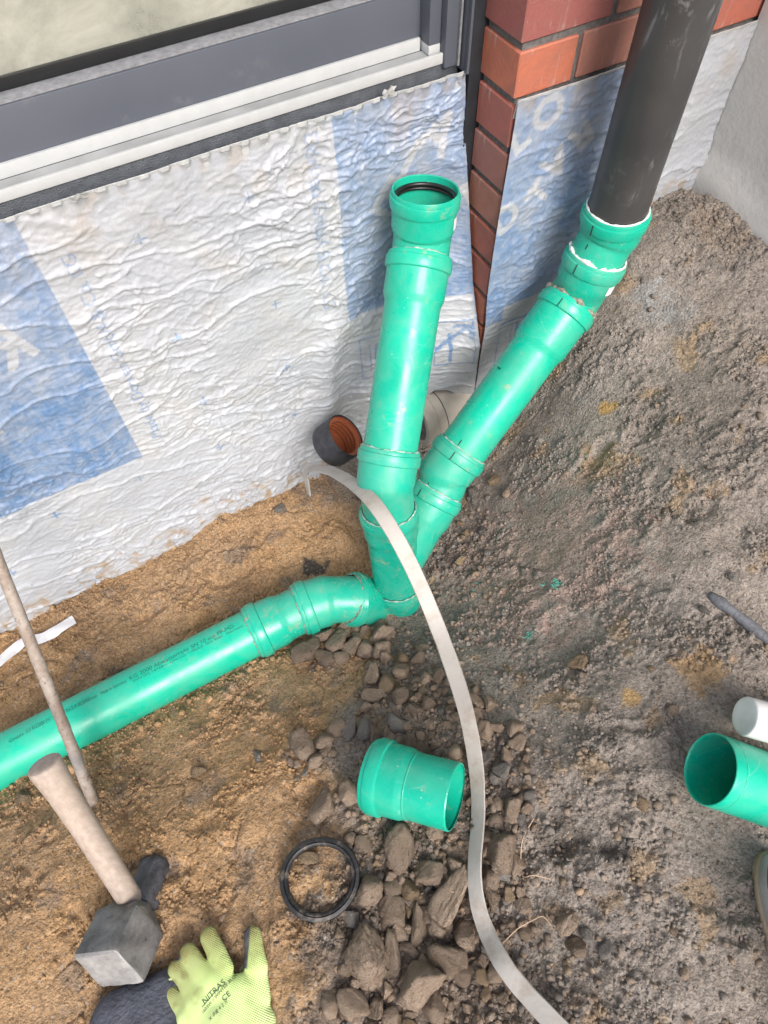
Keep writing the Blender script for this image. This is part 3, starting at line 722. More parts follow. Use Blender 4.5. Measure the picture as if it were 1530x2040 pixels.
def ring(name, parent, path, s0, R, r, mat, amp=0., seg=120, seed=1, arc=None, lump=0.):
    """irregular bead around a pipe at arc length s0"""
    out, s = path; T = np.gradient(out, axis=0); T /= np.linalg.norm(T, axis=1)[:, None]; Hh, K = frames(T)
    ip = lambda A: np.array([np.interp(s0, s, A[:, k]) for k in range(3)])
    C, t, h, k = ip(out), nrm(ip(T)), nrm(ip(Hh)), nrm(ip(K)); over = s0 - s[-1]
    if over > 0: C = C + t * over
    th = np.linspace(0, 2 * np.pi, seg, endpoint=False); n1 = fbm(np.cos(th) * 3 + seed, np.sin(th) * 3, seed, 4)
    rr = r * (1 + lump * n1); ph = np.linspace(0, 2 * np.pi, 9)[:-1]
    V = []
    for a, q, nn in zip(th, rr, n1):
        d = np.cos(a) * h + np.sin(a) * k; q = max(q, r * .15)
        for f in ph: V.append(C + d * (R + q * np.cos(f)) + t * (q * np.sin(f) + amp * nn))
    Q = grid_faces(seg, 8, wrap=True); i = np.arange(seg); Q2 = np.stack([i * 8 + 7, ((i + 1) % seg) * 8 + 7, ((i + 1) % seg) * 8, i * 8], 1)
    return obj(name, mesh_np(name, np.array(V), np.concatenate([Q, Q2])[:, ::-1], M[mat]), parent)
def side_dir(path, s0, u, v):
    """unit radial vector at s0 that points towards a photo position"""
    out, s = path; T = np.gradient(out, axis=0); ip = lambda A: np.array([np.interp(s0, s, A[:, k]) for k in range(3)])
    C = ip(out); t = nrm(ip(T)); d = np.linalg.norm(C - UP); q = UP + nrm(ray(u, v)) * d
    r = q - C; r = r - t * r.dot(t)
    to = nrm(UP - C); to = nrm(to - t * to.dot(t)); off = r.dot(np.cross(t, to))
    return C, t, to, np.cross(t, to), off
def patch(name, parent, path, s0, s1, R, u, v, w, mat, lift=.0004):
    """thin curved sticker or pen mark on a pipe wall"""
    C, t, to, sd, off = side_dir(path, (s0 + s1) / 2, u, v); a0 = math.asin(max(-.97, min(.97, off / R)))
    V = []; na = 7; ns = 4
    for q in np.linspace(-.5, .5, ns):
        for a in np.linspace(-w / 2 / R, w / 2 / R, na):
            for e in (lift, .0):
                V.append(C + t * q * (s1 - s0) + (R + e) * (math.cos(a0 + a) * to + math.sin(a0 + a) * sd))
    V = np.array(V).reshape(ns, na, 2, 3); top = V[:, :, 0].reshape(-1, 3)
    return obj(name, mesh_np(name, top, grid_faces(ns, na), M[mat]), parent)

# the run in the trench
zt = -1.46 + H
TY = .645
tp, tpath, tL = fitting('drain_pipe', 'long green drain pipe with printed text lying in the sandy trench', [(-1.9, TY, zt), (.045, TY, zt)], 'green_pipe', cat='pipe')
bpy.data.objects.remove(tp.children[0])
V, Q = lathe_path((np.array([(-1.9, TY, zt), (-1., TY, zt), (.050, TY, zt)]), np.array([0, .9, 1.95])), [(0, .0515), (0, .055)] + [(q, .055) for q in np.linspace(.01, 1.94, 60)] + [(1.95, .053), (1.95, .050)], 72)
obj('pipe_wall', mesh_np('pipe_wall', V, Q[:, ::-1], M['green_pipe'], True, 28), tp)
def pipe_text(s, u0, u1, size, ang, parent, kind='printed_text'):
    """lettering bent round the trench pipe between two photo columns"""
    def xa(u):                                          # photo column to place along the pipe
        best = min(np.linspace(-.9, .1, 2001), key=lambda X: abs(CX + F_ * (RM.T @ (np.array([X, TY, zt + .05]) - UP))[0] / (RM.T @ (np.array([X, TY, zt + .05]) - UP))[2] - u)); return best
    v, t = text_tris(s, size); x0, x1 = xa(u0), xa(u1); v = v.copy(); v[:, 0] = x0 + (v[:, 0] - v[:, 0].min()) * (x1 - x0) / (np.ptp(v[:, 0]))
    a = math.radians(ang) + v[:, 1] / .0553
    V = np.stack([v[:, 0], TY + .0553 * np.sin(a), zt + .0553 * np.cos(a)], 1)
    obj(kind, mesh_np(kind, V, t, M['ink'], False), parent)
pipe_text('KG 2000 Abwasserrohr SN 10 aus PP-MD', 263, 470, .0145, 12, tp)
pipe_text('DIN EN 14758-1  DN/OD 110x3,4  ISO 9001  Germany', 268, 486, .0075, 1.5, tp)
pipe_text('Made in Germany', 205, 256, .0115, 11, tp); pipe_text('BL5000mm', 160, 197, .0125, 11, tp); pipe_text('110x3,4', 128, 157, .0125, 11, tp)
pipe_text('(U) KG2000 EN 1DN', 56, 122, .014, 11, tp); pipe_text('GmbH', 22, 50, .011, 8, tp)

fa, pa, La = fitting('pipe_bend', 'green bend with a raised collar joined to the printed trench pipe', [(.150, .6395, zt), (.085, .642, zt), (-.010, TY, zt)], 'green_dull', .03)
ring('sealing_grease', fa, pa, La + .0005, .0563, .0014, 'grit', .0008, seed=3, lump=1.2)
fb, pb, Lb = fitting('pipe_bend', 'green bend between the trench pipe bend and the half buried elbow', [(.262, .590, zt - .010), (.178, .634, zt), (.108, .6415, zt)], 'green_dull', .045)
ring('sealing_grease', fb, pb, Lb + .0005, .0565, .0016, 'grit', .001, seed=4, lump=1.2)
M1 = P(791, 1160, 1.60); M0 = P(774, 1012, 1.43); S_ = P(778, 893, 1.365); T_ = P(837, 508, 1.295); TOP = P(848, 377, 1.213)
mdir = nrm(M0 - M1); e0 = np.array([.222, .611, zt])
fc, pc, Lc = fitting('pipe_elbow', 'green elbow half buried in soil under the branch', [M1 - mdir * .02, M1 - mdir * .095, np.array([.318, .574, zt - .085]), e0], 'green_dull', .05)
ring('sealing_grease', fc, pc, Lc + .0005, .0565, .0016, 'grit', .001, seed=5, lump=1.2)
# upright socket of the elbow under the branch
pth = smooth_path([M1 - mdir * .10, M1])
V, Q = lathe_path(pth, [(0, .055), (.03, .0575), (.04, .060), (.068, .0603), (.070, .0640), (.074, .0646), (.088, .0646), (.091, .0640), (.092, .0618), (.099, .061), (.1, .0595), (.099, .0575), (.05, .0575)])
obj('socket', mesh_np('socket', V, Q[:, ::-1], M['green_dull'], True, 28), fc)
ring('sealing_grease', fc, pth, .1005, .0585, .0015, 'dull_grease', .0012, seed=6, lump=1.0)

# 45 degree branch
K_ = P(874, 977, 1.53); J = M1 + (M0 - M1) * .22
fd, pd, Ld = fitting('pipe_branch', 'green forked pipe branch that joins both risers at the trench', [M1 - mdir * .03, M1 + mdir * .02, M0], 'green_dull')
pk = smooth_path([J, K_]); LK = pk[1][-1]
V, Q = lathe_path(pk, [(0, .052), (.02, .055), (LK - .085, .055), (LK - .071, .0592), (LK - .062, .0602), (LK - .031, .0603), (LK - .029, .0640), (LK - .027, .0646), (LK - .010, .0646), (LK - .0085, .064), (LK - .0075, .0618), (LK, .0606), (LK, .0590), (LK - .001, .0578), (LK - .05, .0572)])
obj('branch_arm', mesh_np('branch_arm', V, Q[:, ::-1], M['green_dull'], True, 28), fd)
ring('sealing_grease', fd, pd, Ld + .0008, .0578, .0015, 'dull_grease', .0014, seed=8, lump=1.1)
ring('sealing_grease', fd, pk, LK + .0008, .0578, .0015, 'dull_grease', .0015, seed=9, lump=1.1)
# moulded oval mark on the branch
C, t_, to, sd, off = side_dir(pd, .075, 752, 1107)
a0 = math.asin(max(-.9, min(.9, off / .055)))
VV = []
for th in np.linspace(0, 2 * np.pi, 33)[:-1]:
    for q in (.0105, .0125):
        a = a0 + q * .75 * math.cos(th) / .055; VV.append(C + t_ * q * math.sin(th) + .0558 * (math.cos(a) * to + math.sin(a) * sd))
obj('moulded_mark', mesh_np('moulded_mark', np.array(VV), grid_faces(32, 2, wrap=True), M['green_pipe']), fd)

# riser 1: bend, pipe, bend with the open socket
sdir = nrm(T_ - S_)
fe, pe, Le = fitting('pipe_bend', 'green bend between the branch and the open riser', [M0 - mdir * .045, M0 + mdir * .035, S_ - sdir * .07, S_], 'green_dull', .04)
ring('sealing_grease', fe, pe, Le + .0005, .0568, .0015, 'dull_grease', .0006, seed=10, lump=1.3)
ff, pf, Lf = fitting('drain_pipe', 'glossy green riser pipe leaning to the wall left of the brick corner', [S_ - sdir * .05, T_], 'green_pipe', neck=.095, cat='pipe')
tdir = nrm(TOP - T_)
corner = T_ + sdir * .022
fg, pg, Lg = fitting('pipe_bend', 'green bend with open socket and black seal ring, top of the left riser', [T_ - sdir * .045, corner, TOP], 'green', .03)
sr = ring('seal_ring', fg, pg, Lg - .016, .0560, .0042, 'black_rubber'); ring('seal_lip', sr, pg, Lg - .023, .0545, .0030, 'black_rubber')
ring('sealing_grease', ff, pf, Lf + .0006, .0568, .0015, 'dull_grease', .0006, seed=12, lump=1.4)
patch('sticker', fg, pg, Lg - .062, Lg - .040, .0606, 912, 446, .022, 'sticker')

# riser 2: up to the downpipe
R4 = P(922, 895, 1.505); R3 = P(1136, 604, 1.425); DP = np.array([.930, .785]); R1 = np.array([.930, .785, -.800 + H]); R2 = P(1191, 507, 1.345)
adir = nrm(K_ - J); idir = nrm(R3 - R4)
fh, ph, Lh = fitting('pipe_bend', 'green bend between the branch arm and the slanted pipe, with black tick marks', [K_ - adir * .05, K_ + adir * .018, R4 - idir * .07, R4], 'green_dull', .04)
ring('sealing_grease', fh, ph, Lh + .0008, .0572, .0015, 'dull_grease', .0012, seed=14, lump=1.2)
fi, pi_, Li = fitting('drain_pipe', 'slanted green pipe climbing right from the branch towards the downpipe', [R4 - idir * .05, R3], 'green_pipe', neck=.12, cat='pipe')
ring('gritty_grease', fi, pi_, Li + .0015, .0575, .0048, 'grit', .002, seed=15, lump=1.2)
r2d = nrm(R2 - R3); r1d = nrm(R1 - R2)
fj, pj, Lj = fitting('pipe_bend', 'green bend with gritty joint, lower of the two below the downpipe', [R3 - idir * .045, R3 + idir * .025, R2 - nrm(r2d + r1d) * .06, R2], 'green_dull', .03, neck=.07)
ring('sealing_grease', fj, pj, Lj + .001, .0578, .0027, 'grease', .0020, seed=16, lump=1.1)
fk, pk2, Lk = fitting('pipe_bend', 'green bend whose socket holds the black downpipe', [R2 - r2d * .045, R2 + nrm(r2d + r1d) * .012, R1 - np.array([0, 0, .055]), R1], 'green', .03, neck=.07)
ring('white_sealing_bead', fk, pk2, Lk + .0012, .0572, .0021, 'grease', .0006, seed=17, lump=.5)
patch('sticker', fj, pj, Lj - .055, Lj - .036, .0606, 1222, 566, .020, 'sticker')
for par, pt, s0, s1, R, u, v in ((fk, pk2, Lk - .030, Lk - .008, .0650, 1186, 440), (fj, pj, Lj - .028, Lj - .006, .0650, 1155, 520), (fk, pk2, .058, .068, .0555, 1172, 488), (fj, pj, .060, .072, .0555, 1143, 567),
                               (fi, pi_, Li - .030, Li - .012, .0650, 1125, 590), (fh, ph, Lh - .030, Lh - .010, .0650, 915, 890), (fi, pi_, .055, .068, .0555, 927, 868), (fd, pk, LK - .028, LK - .010, .0650, 850, 958), (fh, ph, .056, .066, .0553, 862, 948)):
    patch('tick_mark', par, pt, s0, s1, R, u, v, .0022, 'mark', .0005)
patch('tick_mark', fi, pi_, Li - .195, Li - .192, .0552, 1027, 690, .010, 'mark', .0005)

# black downpipe on the wall
dp = thing('downpipe', 'black vertical downpipe standing in the green socket before the brick wall', 'pipe')
V, Q = lathe_path((np.array([(DP[0], DP[1], .755), (DP[0], DP[1], 2.), (DP[0], DP[1], 3.2)]), np.array([0, 1.245, 2.445])), [(0, .051), (0, .0545)] + [(q, .0548) for q in np.linspace(.005, 2.44, 50)] + [(2.445, .0548), (2.445, .05)], 80)
obj('pipe_wall', mesh_np('pipe_wall', V, Q[:, ::-1], M['darkpipe'], True, 30), dp)
V, Q = lathe_path((np.array([(DP[0], DP[1], 1.98), (DP[0], DP[1], 2.0), (DP[0], DP[1], 2.02)]), np.array([0, .02, .04])), [(0, .055), (0, .0585), (.04, .0585), (.04, .055)], 60)
obj('pipe_clip', mesh_np('pipe_clip', V, Q[:, ::-1], M['frame'], True, 30), dp)
obj('clip_arm', box_mesh('clip_arm', (DP[0] - .012, DP[0] + .012, DP[1] + .056, .925, 1.985, 2.015), M['frame'], .001), dp)

# ================================================================== OTHER PIPES AND OFFCUTS
M['stub'] = m_plain('black_corrugated_sleeve', (.035, .035, .042), .55, .5, scale=60, bumpd=.002)
M['orange'] = m_plain('orange_conduit', (.33, .095, .042), .5, .15, scale=60)
M['dustpipe'] = m_plain('dusty_grey_pipe', (.46, .41, .35), .75, .22, scale=14, bumpd=.0008)
M['whitepvc'] = m_plain('dirty_white_pvc', (.70, .70, .69), .4, .12, scale=28)

# black sleeve with orange conduit that leaves the wall
st = thing('conduit_sleeve', 'short black sleeve with orange ribbed conduit inside, left of the riser', 'conduit')
s1 = P(690, 867, 1.60); sd_ = nrm(RM @ np.array([.70, -.38, -.60])); s0 = s1 - sd_ * .0
pth = smooth_path([s0 - sd_ * .066, s1]); L = pth[1][-1]
V, Q = lathe_path(pth, [(0, .0), (0, .044), (.004, .0525), (.012, .0545), (L - .002, .0545), (L, .0540), (L, .0522), (L - .03, .0520), (L - .06, .0515)], 56)
obj('sleeve', mesh_np('sleeve', V, Q[:, ::-1], M['stub'], True, 30), st)
prof = []
for k in range(5):
    q = L - .006 - k * .0105; prof += [(q, .0505), (q - .003, .0512), (q - .0050, .0430), (q - .0085, .0428)]
V, Q = lathe_path(pth, [(L - .003, .0512)] + prof + [(L - .058, .0)], 56)
obj('conduit', mesh_np('conduit', V, Q[:, ::-1], M['orange'], True, 40), st)
# dusty grey pipe under the fleece
gp = thing('drain_pipe', 'dusty grey pipe with socket rim under the membrane between the risers', 'pipe')
g0 = np.array([.600, .935, -1.395 + H]); g1 = np.array([.87, .925, -1.405 + H])
pth = smooth_path([g0, g1]); L = pth[1][-1]
V, Q = lathe_path(pth, [(0, .050), (0, .0665), (.004, .068), (.030, .068), (.034, .0655), (.085, .0650), (.10, .060), (L, .0595), (L, .05)], 60)
obj('pipe_wall', mesh_np('pipe_wall', V, Q[:, ::-1], M['dustpipe'], True, 25), gp)
ring('rim_line', gp, pth, .058, .0652, .0012, 'stub')

# loose coupling on the rubble
cd = np.array([.66, -.69, .27]); cd = nrm(cd)
c0 = P(741, 1543, 1.182)
fq, pq, Lq = fitting('pipe_coupling', 'short loose green pipe coupling lying on the rubble', [c0 + cd * .152, c0], 'green', neck=.080)
V, Q = lathe_path(smooth_path([c0 + cd * .150, c0 + cd * .075]), [(0, .0512), (.07, .0512)], 60); 
ring('tape_band', fq, pq, .074, .0547, .0018, 'green_dull')
# loose pipe at the right edge
a_ = nrm(np.array([.68, -.63, -.37])); q0 = P(1413, 1531, 1.035)
lp = thing('drain_pipe', 'loose green pipe with dark open end at the right edge', 'pipe')
pth = smooth_path([q0, q0 + a_ * .22, q0 + a_ * .50]); L = .5
V, Q = lathe_path(pth, [(.30, .0515), (.006, .0515), (.001, .0522), (0, .0532), (.0008, .0545), (.004, .0550), (.02, .055), (.10, .055), (.2, .055), (L, .055)], 72)
obj('pipe_wall', mesh_np('pipe_wall', V, Q, M['green_pipe'], True, 40), lp)
ring('cut_line', lp, pth, .018, .0549, .0005, 'green_dull', .0006, seed=22, lump=1.0)
# white pipe end
wp = thing('white_pipe', 'dirty white plastic pipe end above the loose green pipe', 'pipe')
w0 = P(1483, 1426, 1.06); w1 = w0 + nrm(np.array([.72, -.62, -.25])) * .4
pth = smooth_path([w0, (w0 + w1) / 2, w1]); V, Q = lathe_path(pth, [(.0005, .0), (.0002, .022), (.0, .0278), (.0008, .0295), (.003, .0308), (.03, .031), (.2, .031), (.4, .031)], 48)
obj('pipe_wall', mesh_np('pipe_wall', V, Q, M['whitepvc'], True, 50), wp)

# black rubber ring
def hit(u, v, fine=True):
    z = -1.3
    for _ in range(10):
        p = onz(u, v, z); z = z + .7 * (float(ground_h(np.array([p[0]]), np.array([p[1]]), fine)[0]) - H - z)
    return onz(u, v, z), z
rr = thing('rubber_ring', 'black rubber sealing ring lying on the sand beside the rubble', 'ring')
rc_, rz = hit(638, 1750, False); th = np.linspace(0, 2 * np.pi, 97)[:-1]
Rr = .0570 * (1 + .035 * np.cos(2 * th + .7) + .012 * np.cos(3 * th)); C = np.stack([rc_[0] + Rr * np.cos(th), rc_[1] + Rr * np.sin(th)], 1)
zz = ground_h(C[:, 0], C[:, 1], False); zz = .25 * zz + .75 * zz.max() + .0045
V = []; pr = [(.0078, 0), (.0064, .0056), (.001, .0072), (-.0005, .0046), (-.002, .0066), (-.0056, .0050), (-.0072, 0), (-.0045, -.005), (.0045, -.005)]
for (x, y), z, a in zip(C, zz, th):
    for dr, dz in pr: V.append((x + dr * math.cos(a), y + dr * math.sin(a), z + dz))
n = len(pr); i = np.arange(96); Q = np.concatenate([grid_faces(96, n, wrap=True), np.stack([i * n + n - 1, ((i + 1) % 96) * n + n - 1, ((i + 1) % 96) * n, i * n], 1)])
def m_ring():
    t = NT('dusty_black_rubber'); c = t.mix(t.ramp(t.noise(45, 6, .7), (.52, 0.), (.68, .55)), (.014, .014, .016), (.26, .22, .18))
    return t.set(c, .5, 0., t.bump(t.noise(200, 3), .0005), .5)
M['ring'] = m_ring()
obj('seal', mesh_np('seal', np.array(V), Q, M['ring'], True, 50), rr)

# ------------------------------------------------------------------ bent plastic strip
def m_strip():
    t = NT('grey_plastic_strip'); c = t.mix(t.ramp(t.noise(6, 5), (.3, 0.), (.7, 1.)), (.37, .345, .315), (.455, .43, .40))
    c = t.mix(t.ramp(t.noise(22, 6, .7), (.50, 0.), (.70, .65)), c, (.27, .205, .145))
    return t.set(c, .5, 0., t.bump(t.noise(150, 4), .0006), .4)
M['strip'] = m_strip()
SP = [(616, 985, 1.675), (612, 965, 1.655), (610, 945, 1.635), (622, 933, 1.605), (660, 939, 1.51), (705, 965, 1.385), (745, 1003, 1.300), (788, 1068, 1.275), (830, 1150, 1.285), (870, 1245, 1.285), (903, 1335, 1.245),
      (930, 1425, 1.200), (948, 1525, 1.175), (953, 1620, 1.145), (946, 1720, 1.100), (950, 1790, 1.075), (967, 1850, 1.055), (1002, 1920, 1.008), (1047, 1978, .980), (1112, 2047, .945), (1190, 2125, .910)]
WD = [.018, .023, .027, .029, .030, .030, .030, .030, .030, .030, .030, .029, .029, .028, .028, .028, .028, .028, .028, .028, .028]
RL = [70, 65, 55, 42, 30, 16, 4, 0, 0, 0, -4, -14, -30, -38, -40, -34, -22, -14, -10, -6, -4]
def catmull(A, n=12):
    A = np.asarray(A, float); A = np.concatenate([[2 * A[0] - A[1]], A, [2 * A[-1] - A[-2]]]); out = []
    for i in range(1, len(A) - 2):
        for t in np.linspace(0, 1, n, endpoint=False):
            p0, p1, p2, p3 = A[i - 1:i + 3]
            out.append(.5 * (2 * p1 + (p2 - p0) * t + (2 * p0 - 5 * p1 + 4 * p2 - p3) * t * t + (3 * p1 - p0 - 3 * p2 + p3) * t ** 3))
    out.append(A[-2]); return np.array(out)
cp = catmull([P(*q) for q in SP]); wd = catmull(np.array(WD)[:, None])[:, 0]; rl = np.radians(catmull(np.array(RL, float)[:, None])[:, 0])
T = np.gradient(cp, axis=0); T /= np.linalg.norm(T, axis=1)[:, None]
V = []
rl = rl + np.radians(5) * fbm(np.arange(len(cp)) / 14., np.zeros(len(cp)), 161, 3); wd = wd * (1 + .03 * fbm(np.arange(len(cp)) / 5., np.ones(len(cp)), 163, 2))
for p, t, w, r in zip(cp, T, wd, rl):
    nn = nrm(.75 * nrm(UP - p) + .25 * np.array([0, 0, 1])); nn = nrm(nn - t * nn.dot(t)); b = np.cross(t, nn)
    b, nn = b * math.cos(r) + nn * math.sin(r), nn * math.cos(r) - b * math.sin(r)
    for q, e in ((-.5, .0), (-.46, .0022), (-.2, .0027), (.2, .0027), (.46, .0022), (.5, 0.), (.46, -.0012), (-.46, -.0012)): V.append(p + b * w * q + nn * e)
n = len(cp); i = np.arange(n - 1); Q = [grid_faces(n, 8), np.stack([i * 8 + 7, (i + 1) * 8 + 7, (i + 1) * 8, i * 8], 1)]
sp = tag(obj('plastic_strip', mesh_np('plastic_strip', np.array(V), [np.concatenate(Q), np.arange(8)[None, ::-1].copy()], M['strip'], True, 35)),
         'long pale grey bent plastic strip arching over the pipe branch', 'plastic strip')

# white torn foil strip in the trench
M['foil'] = m_plain('white_foil', (.66, .66, .67), .5, .1, scale=60)
def ribbon_ground(name, label, cat, pts, w, mat, lift=.004, th=.0006, wig=.0):
    c = catmull([np.append(onz(u, v, z)[:2], 0) for u, v, z in pts], 8); T = np.gradient(c, axis=0); T /= np.linalg.norm(T, axis=1)[:, None]
    B = np.stack([-T[:, 1], T[:, 0]], 1); V = []
    for k, (p, b) in enumerate(zip(c, B)):
        for q in (-.5, -.17, .17, .5):
            x, y = p[:2] + b * w * q; V.append((x, y, .3 * float(ground_h(np.array([x]), np.array([y]))[0]) + .7 * float(ground_h(np.array([x]), np.array([y]), False)[0]) + lift + wig * math.sin(k * .5 + q * 2)))
    V = np.array(V); n = len(c); me = mesh_np(name, np.concatenate([V, V - [0, 0, th]]), np.concatenate([grid_faces(n, 4)[:, ::-1], grid_faces(n, 4, 4 * n)]), M[mat])
    return tag(obj(name, me), label, cat)
ribbon_ground('foil_strip', 'torn white foil strip lying on the sand behind the steel rod', 'foil strip', [(-40, 1345, -1.52), (8, 1300, -1.52), (45, 1272, -1.52), (90, 1268, -1.52), (146, 1232, -1.52)], .030, 'foil', .010, wig=.003)

# ------------------------------------------------------------------ steel rod
def m_rust():
    t = NT('rusty_dusty_steel'); c = t.mix(t.ramp(t.noise(26, 6, .7), (.4, 0.), (.62, 1.)), (.27, .215, .175), (.40, .355, .315))
    c = t.mix(t.ramp(t.noise(80, 5, .7), (.55, 0.), (.68, .8)), c, (.15, .075, .045)); c = t.mix(t.ramp(t.noise(13, 4), (.55, 0.), (.7, .7)), c, (.16, .155, .16))
    return t.set(c, .72, .15, t.bump(t.noise(130, 5, .7), .0018, .8), .4)
M['rust'] = m_rust()
rod = thing('steel_rod', 'rusty dust-covered steel rod stuck slanting into the sand', 'rod')
b0, _ = hit(186, 1598, False); b1 = P(0, 1128, 1.16); b0 = b0 + nrm(b0 - b1) * .03; b2 = b1 + (b1 - b0) * .75
pth = smooth_path([b0, (b0 + b1) / 2 + np.array([.001, 0, 0]), b1, b2], fillet=.2); L = pth[1][-1]
rq = np.random.default_rng(5)
V, Q = lathe_path(pth, [(0, .006), (.02, .0108)] + [(q, .0105 + .00022 * rq.normal()) for q in np.linspace(.03, L, 70)], 18)
obj('shaft', mesh_np('shaft', V, Q[:, ::-1], M['rust'], True, 60), rod)

# dark flat bar on the right
bar = thing('iron_bar', 'dark grey iron bar half buried in soil at the right edge', 'bar')
p0, _ = hit(1413, 1184, False); p1, _ = hit(1448, 1212, False); p2, _ = hit(1545, 1292, False); p3 = p2 + (p2 - p1) * 1.4
pth = smooth_path([p0 + [0, 0, -.001], p1 + [0, 0, .003], p2 + [0, 0, .006], p3], fillet=.05); L = pth[1][-1]
M['iron'] = m_plain('dark_iron', (.135, .140, .155), .6, .35, scale=30, bumpd=.002)
V, Q = lathe_path(pth, [(0, .002), (.002, .0075), (.01, .009)] + [(q, .0098 + .0012 * math.sin(q * 90)) for q in np.linspace(.02, L, 40)], 12)
obj('shaft', mesh_np('shaft', V, Q[:, ::-1], M['iron'], True, 60), bar)

# ------------------------------------------------------------------ sledgehammer
def m_steel():
    t = NT('worn_hammer_steel'); n = t.noise(26, 7, .68, dist=.6)
    c = t.mix(t.ramp(n, (.35, 0.), (.65, 1.)), (.10, .098, .098), (.24, .232, .225))
    c = t.mix(t.ramp(t.noise(55, 7, .75), (.58, 0.), (.70, .8)), c, (.045, .046, .05)); c = t.mix(t.ramp(t.noise(120, 6, .75), (.62, 0.), (.74, .7)), c, (.33, .31, .28))
    return t.set(c, t.ramp(t.noise(30, 4), (.3, .42), (.7, .7)), .25, t.bump(t.noise(70, 6, .7), .0025, .7), .5)
def m_face():
    t = NT('pale_striking_face'); c = t.mix(t.ramp(t.noise(48, 7, .72), (.35, 0.), (.65, 1.)), (.22, .215, .215), (.38, .37, .36))  # striking face in a paler grey than the rest of the head
    return t.set(c, .62, .25, t.bump(t.noise(60, 6, .7), .0022, .6), .5)
def m_ash():
    t = NT('weathered_ash_handle'); v = t.map((120, 120, 9)); c = t.mix(t.ramp(t.noise(1., 5, .6, v), (.3, 0.), (.7, 1.)), (.30, .240, .198), (.42, .345, .29))
    c = t.mix(t.ramp(t.noise(9, 5), (.5, 0.), (.72, .5)), c, (.42, .33, .26)); c = t.mix(t.ramp(t.noise(1., 6, .75, t.map((110, 110, 24))), (.67, 0.), (.72, .85)), c, (.10, .075, .055))
    return t.set(c, .6, 0., t.bump(t.noise(1., 5, .6, v), .0012, .5), .4)
M['steel'] = m_steel(); M['face'] = m_face(); M['ash'] = m_ash()
M['blued'] = m_plain('rusty_blued_steel', (.085, .085, .095), .6, .6, scale=26, metal=.2, bumpd=.002)
hm = thing('sledgehammer', 'worn square-faced sledgehammer on the sand with pale wooden handle', 'hammer')
k_ = 1.075 / F_
E1 = nrm([.851, -.373, .371]); E2 = np.array([.051, -.643, -.764]); E2 = nrm(E2 - E1 * E2.dot(E1)); E3 = np.cross(E1, E2)
L2 = np.array([-.383, .168, -1.190 + H]); aH = .0840
C0 = L2 - E1 * aH / 2 + E2 * aH / 2
def prism(stations, name, mat, mats=None):
    """stations: (s along head axis, half width along E1, half along E2, corner cut)"""
    V = []
    for s, h1, h2, ch in stations:
        for x, y in ((h1 - ch, -h2), (h1, -h2 + ch), (h1, h2 - ch), (h1 - ch, h2), (-h1 + ch, h2), (-h1, h2 - ch), (-h1, -h2 + ch), (-h1 + ch, -h2)): V.append(C0 + E3 * s + E1 * x + E2 * y)
    n = len(stations); i = np.arange(n - 1)
    Q = np.concatenate([grid_faces(n, 8), np.stack([i * 8 + 7, (i + 1) * 8 + 7, (i + 1) * 8, i * 8], 1)])
    caps = np.array([list(range(8))[::-1], [(n - 1) * 8 + k for k in range(8)]])
    me = mesh_np(name, np.array(V), [Q, caps], M[mat], True, 25)
    bm = bmesh.new(); bm.from_mesh(me); bmesh.ops.recalc_face_normals(bm, faces=bm.faces[:]); bmesh.ops.triangulate(bm, faces=[f for f in bm.faces if len(f.verts) > 4]); bmesh.ops.subdivide_edges(bm, edges=bm.edges[:], cuts=5, use_grid_fill=True)
    q = np.array([v.co[:] for v in bm.verts]); nz_ = fbm(q[:, 0] * 45 + q[:, 2] * 31, q[:, 1] * 45 - q[:, 2] * 27, 171, 4); ch = np.maximum(0, fbm(q[:, 0] * 90 + q[:, 2] * 70, q[:, 1] * 90, 173, 2) - .25)
    bm.normal_update()
    for v, a_n, c_n in zip(bm.verts, nz_, ch): v.co += v.normal * (.0011 * float(a_n) - .0035 * float(c_n))
    bm.to_mesh(me); bm.free(); me.polygons.foreach_set('use_smooth', np.full(len(me.polygons), True)); me.set_sharp_from_angle(angle=math.radians(42))
    return obj(name, me, hm)
h_ = aH / 2
prism([(.0035, h_ - .0005, h_ - .0005, .004), (.006, h_, h_, .004), (.072, h_, h_, .004), (.078, h_ - .002, h_ - .003, .008), (.098, h_ - .014, h_ - .014, .018)], 'head', 'steel')
prism([(0, h_ - .004, h_ - .004, .004), (.0034, h_ - .0012, h_ - .0012, .004)], 'striking_face', 'face')
prism([(.0985, .0270, .0270, .013), (.140, .0265, .0265, .013), (.172, .0275, .0275, .012), (.178, .0245, .0245, .011)], 'peen', 'blued')
hb = C0 + E3 * .097 - E2 * .012; he = min((P(87, 1522, d) for d in np.linspace(.75, 1.1, 71)), key=lambda q: -nrm(q - hb).dot(-E2))
pth = smooth_path([hb, hb + (he - hb) * .5 + np.array([.002, -.003, .0]), he], fillet=.2); L = pth[1][-1]
V, Q = lathe_path(pth, [(0, .0186), (.03, .0192), (L * .35, .0196), (L * .6, .0202), (L * .82, .0216), (L * .95, .0244), (L * .985, .0250), (L * .994, .0245), (L, .0230), (L + .001, .015), (L + .0012, .0)], 40)
obj('handle', mesh_np('handle', V, Q[:, ::-1], M['ash'], True, 60), hm)

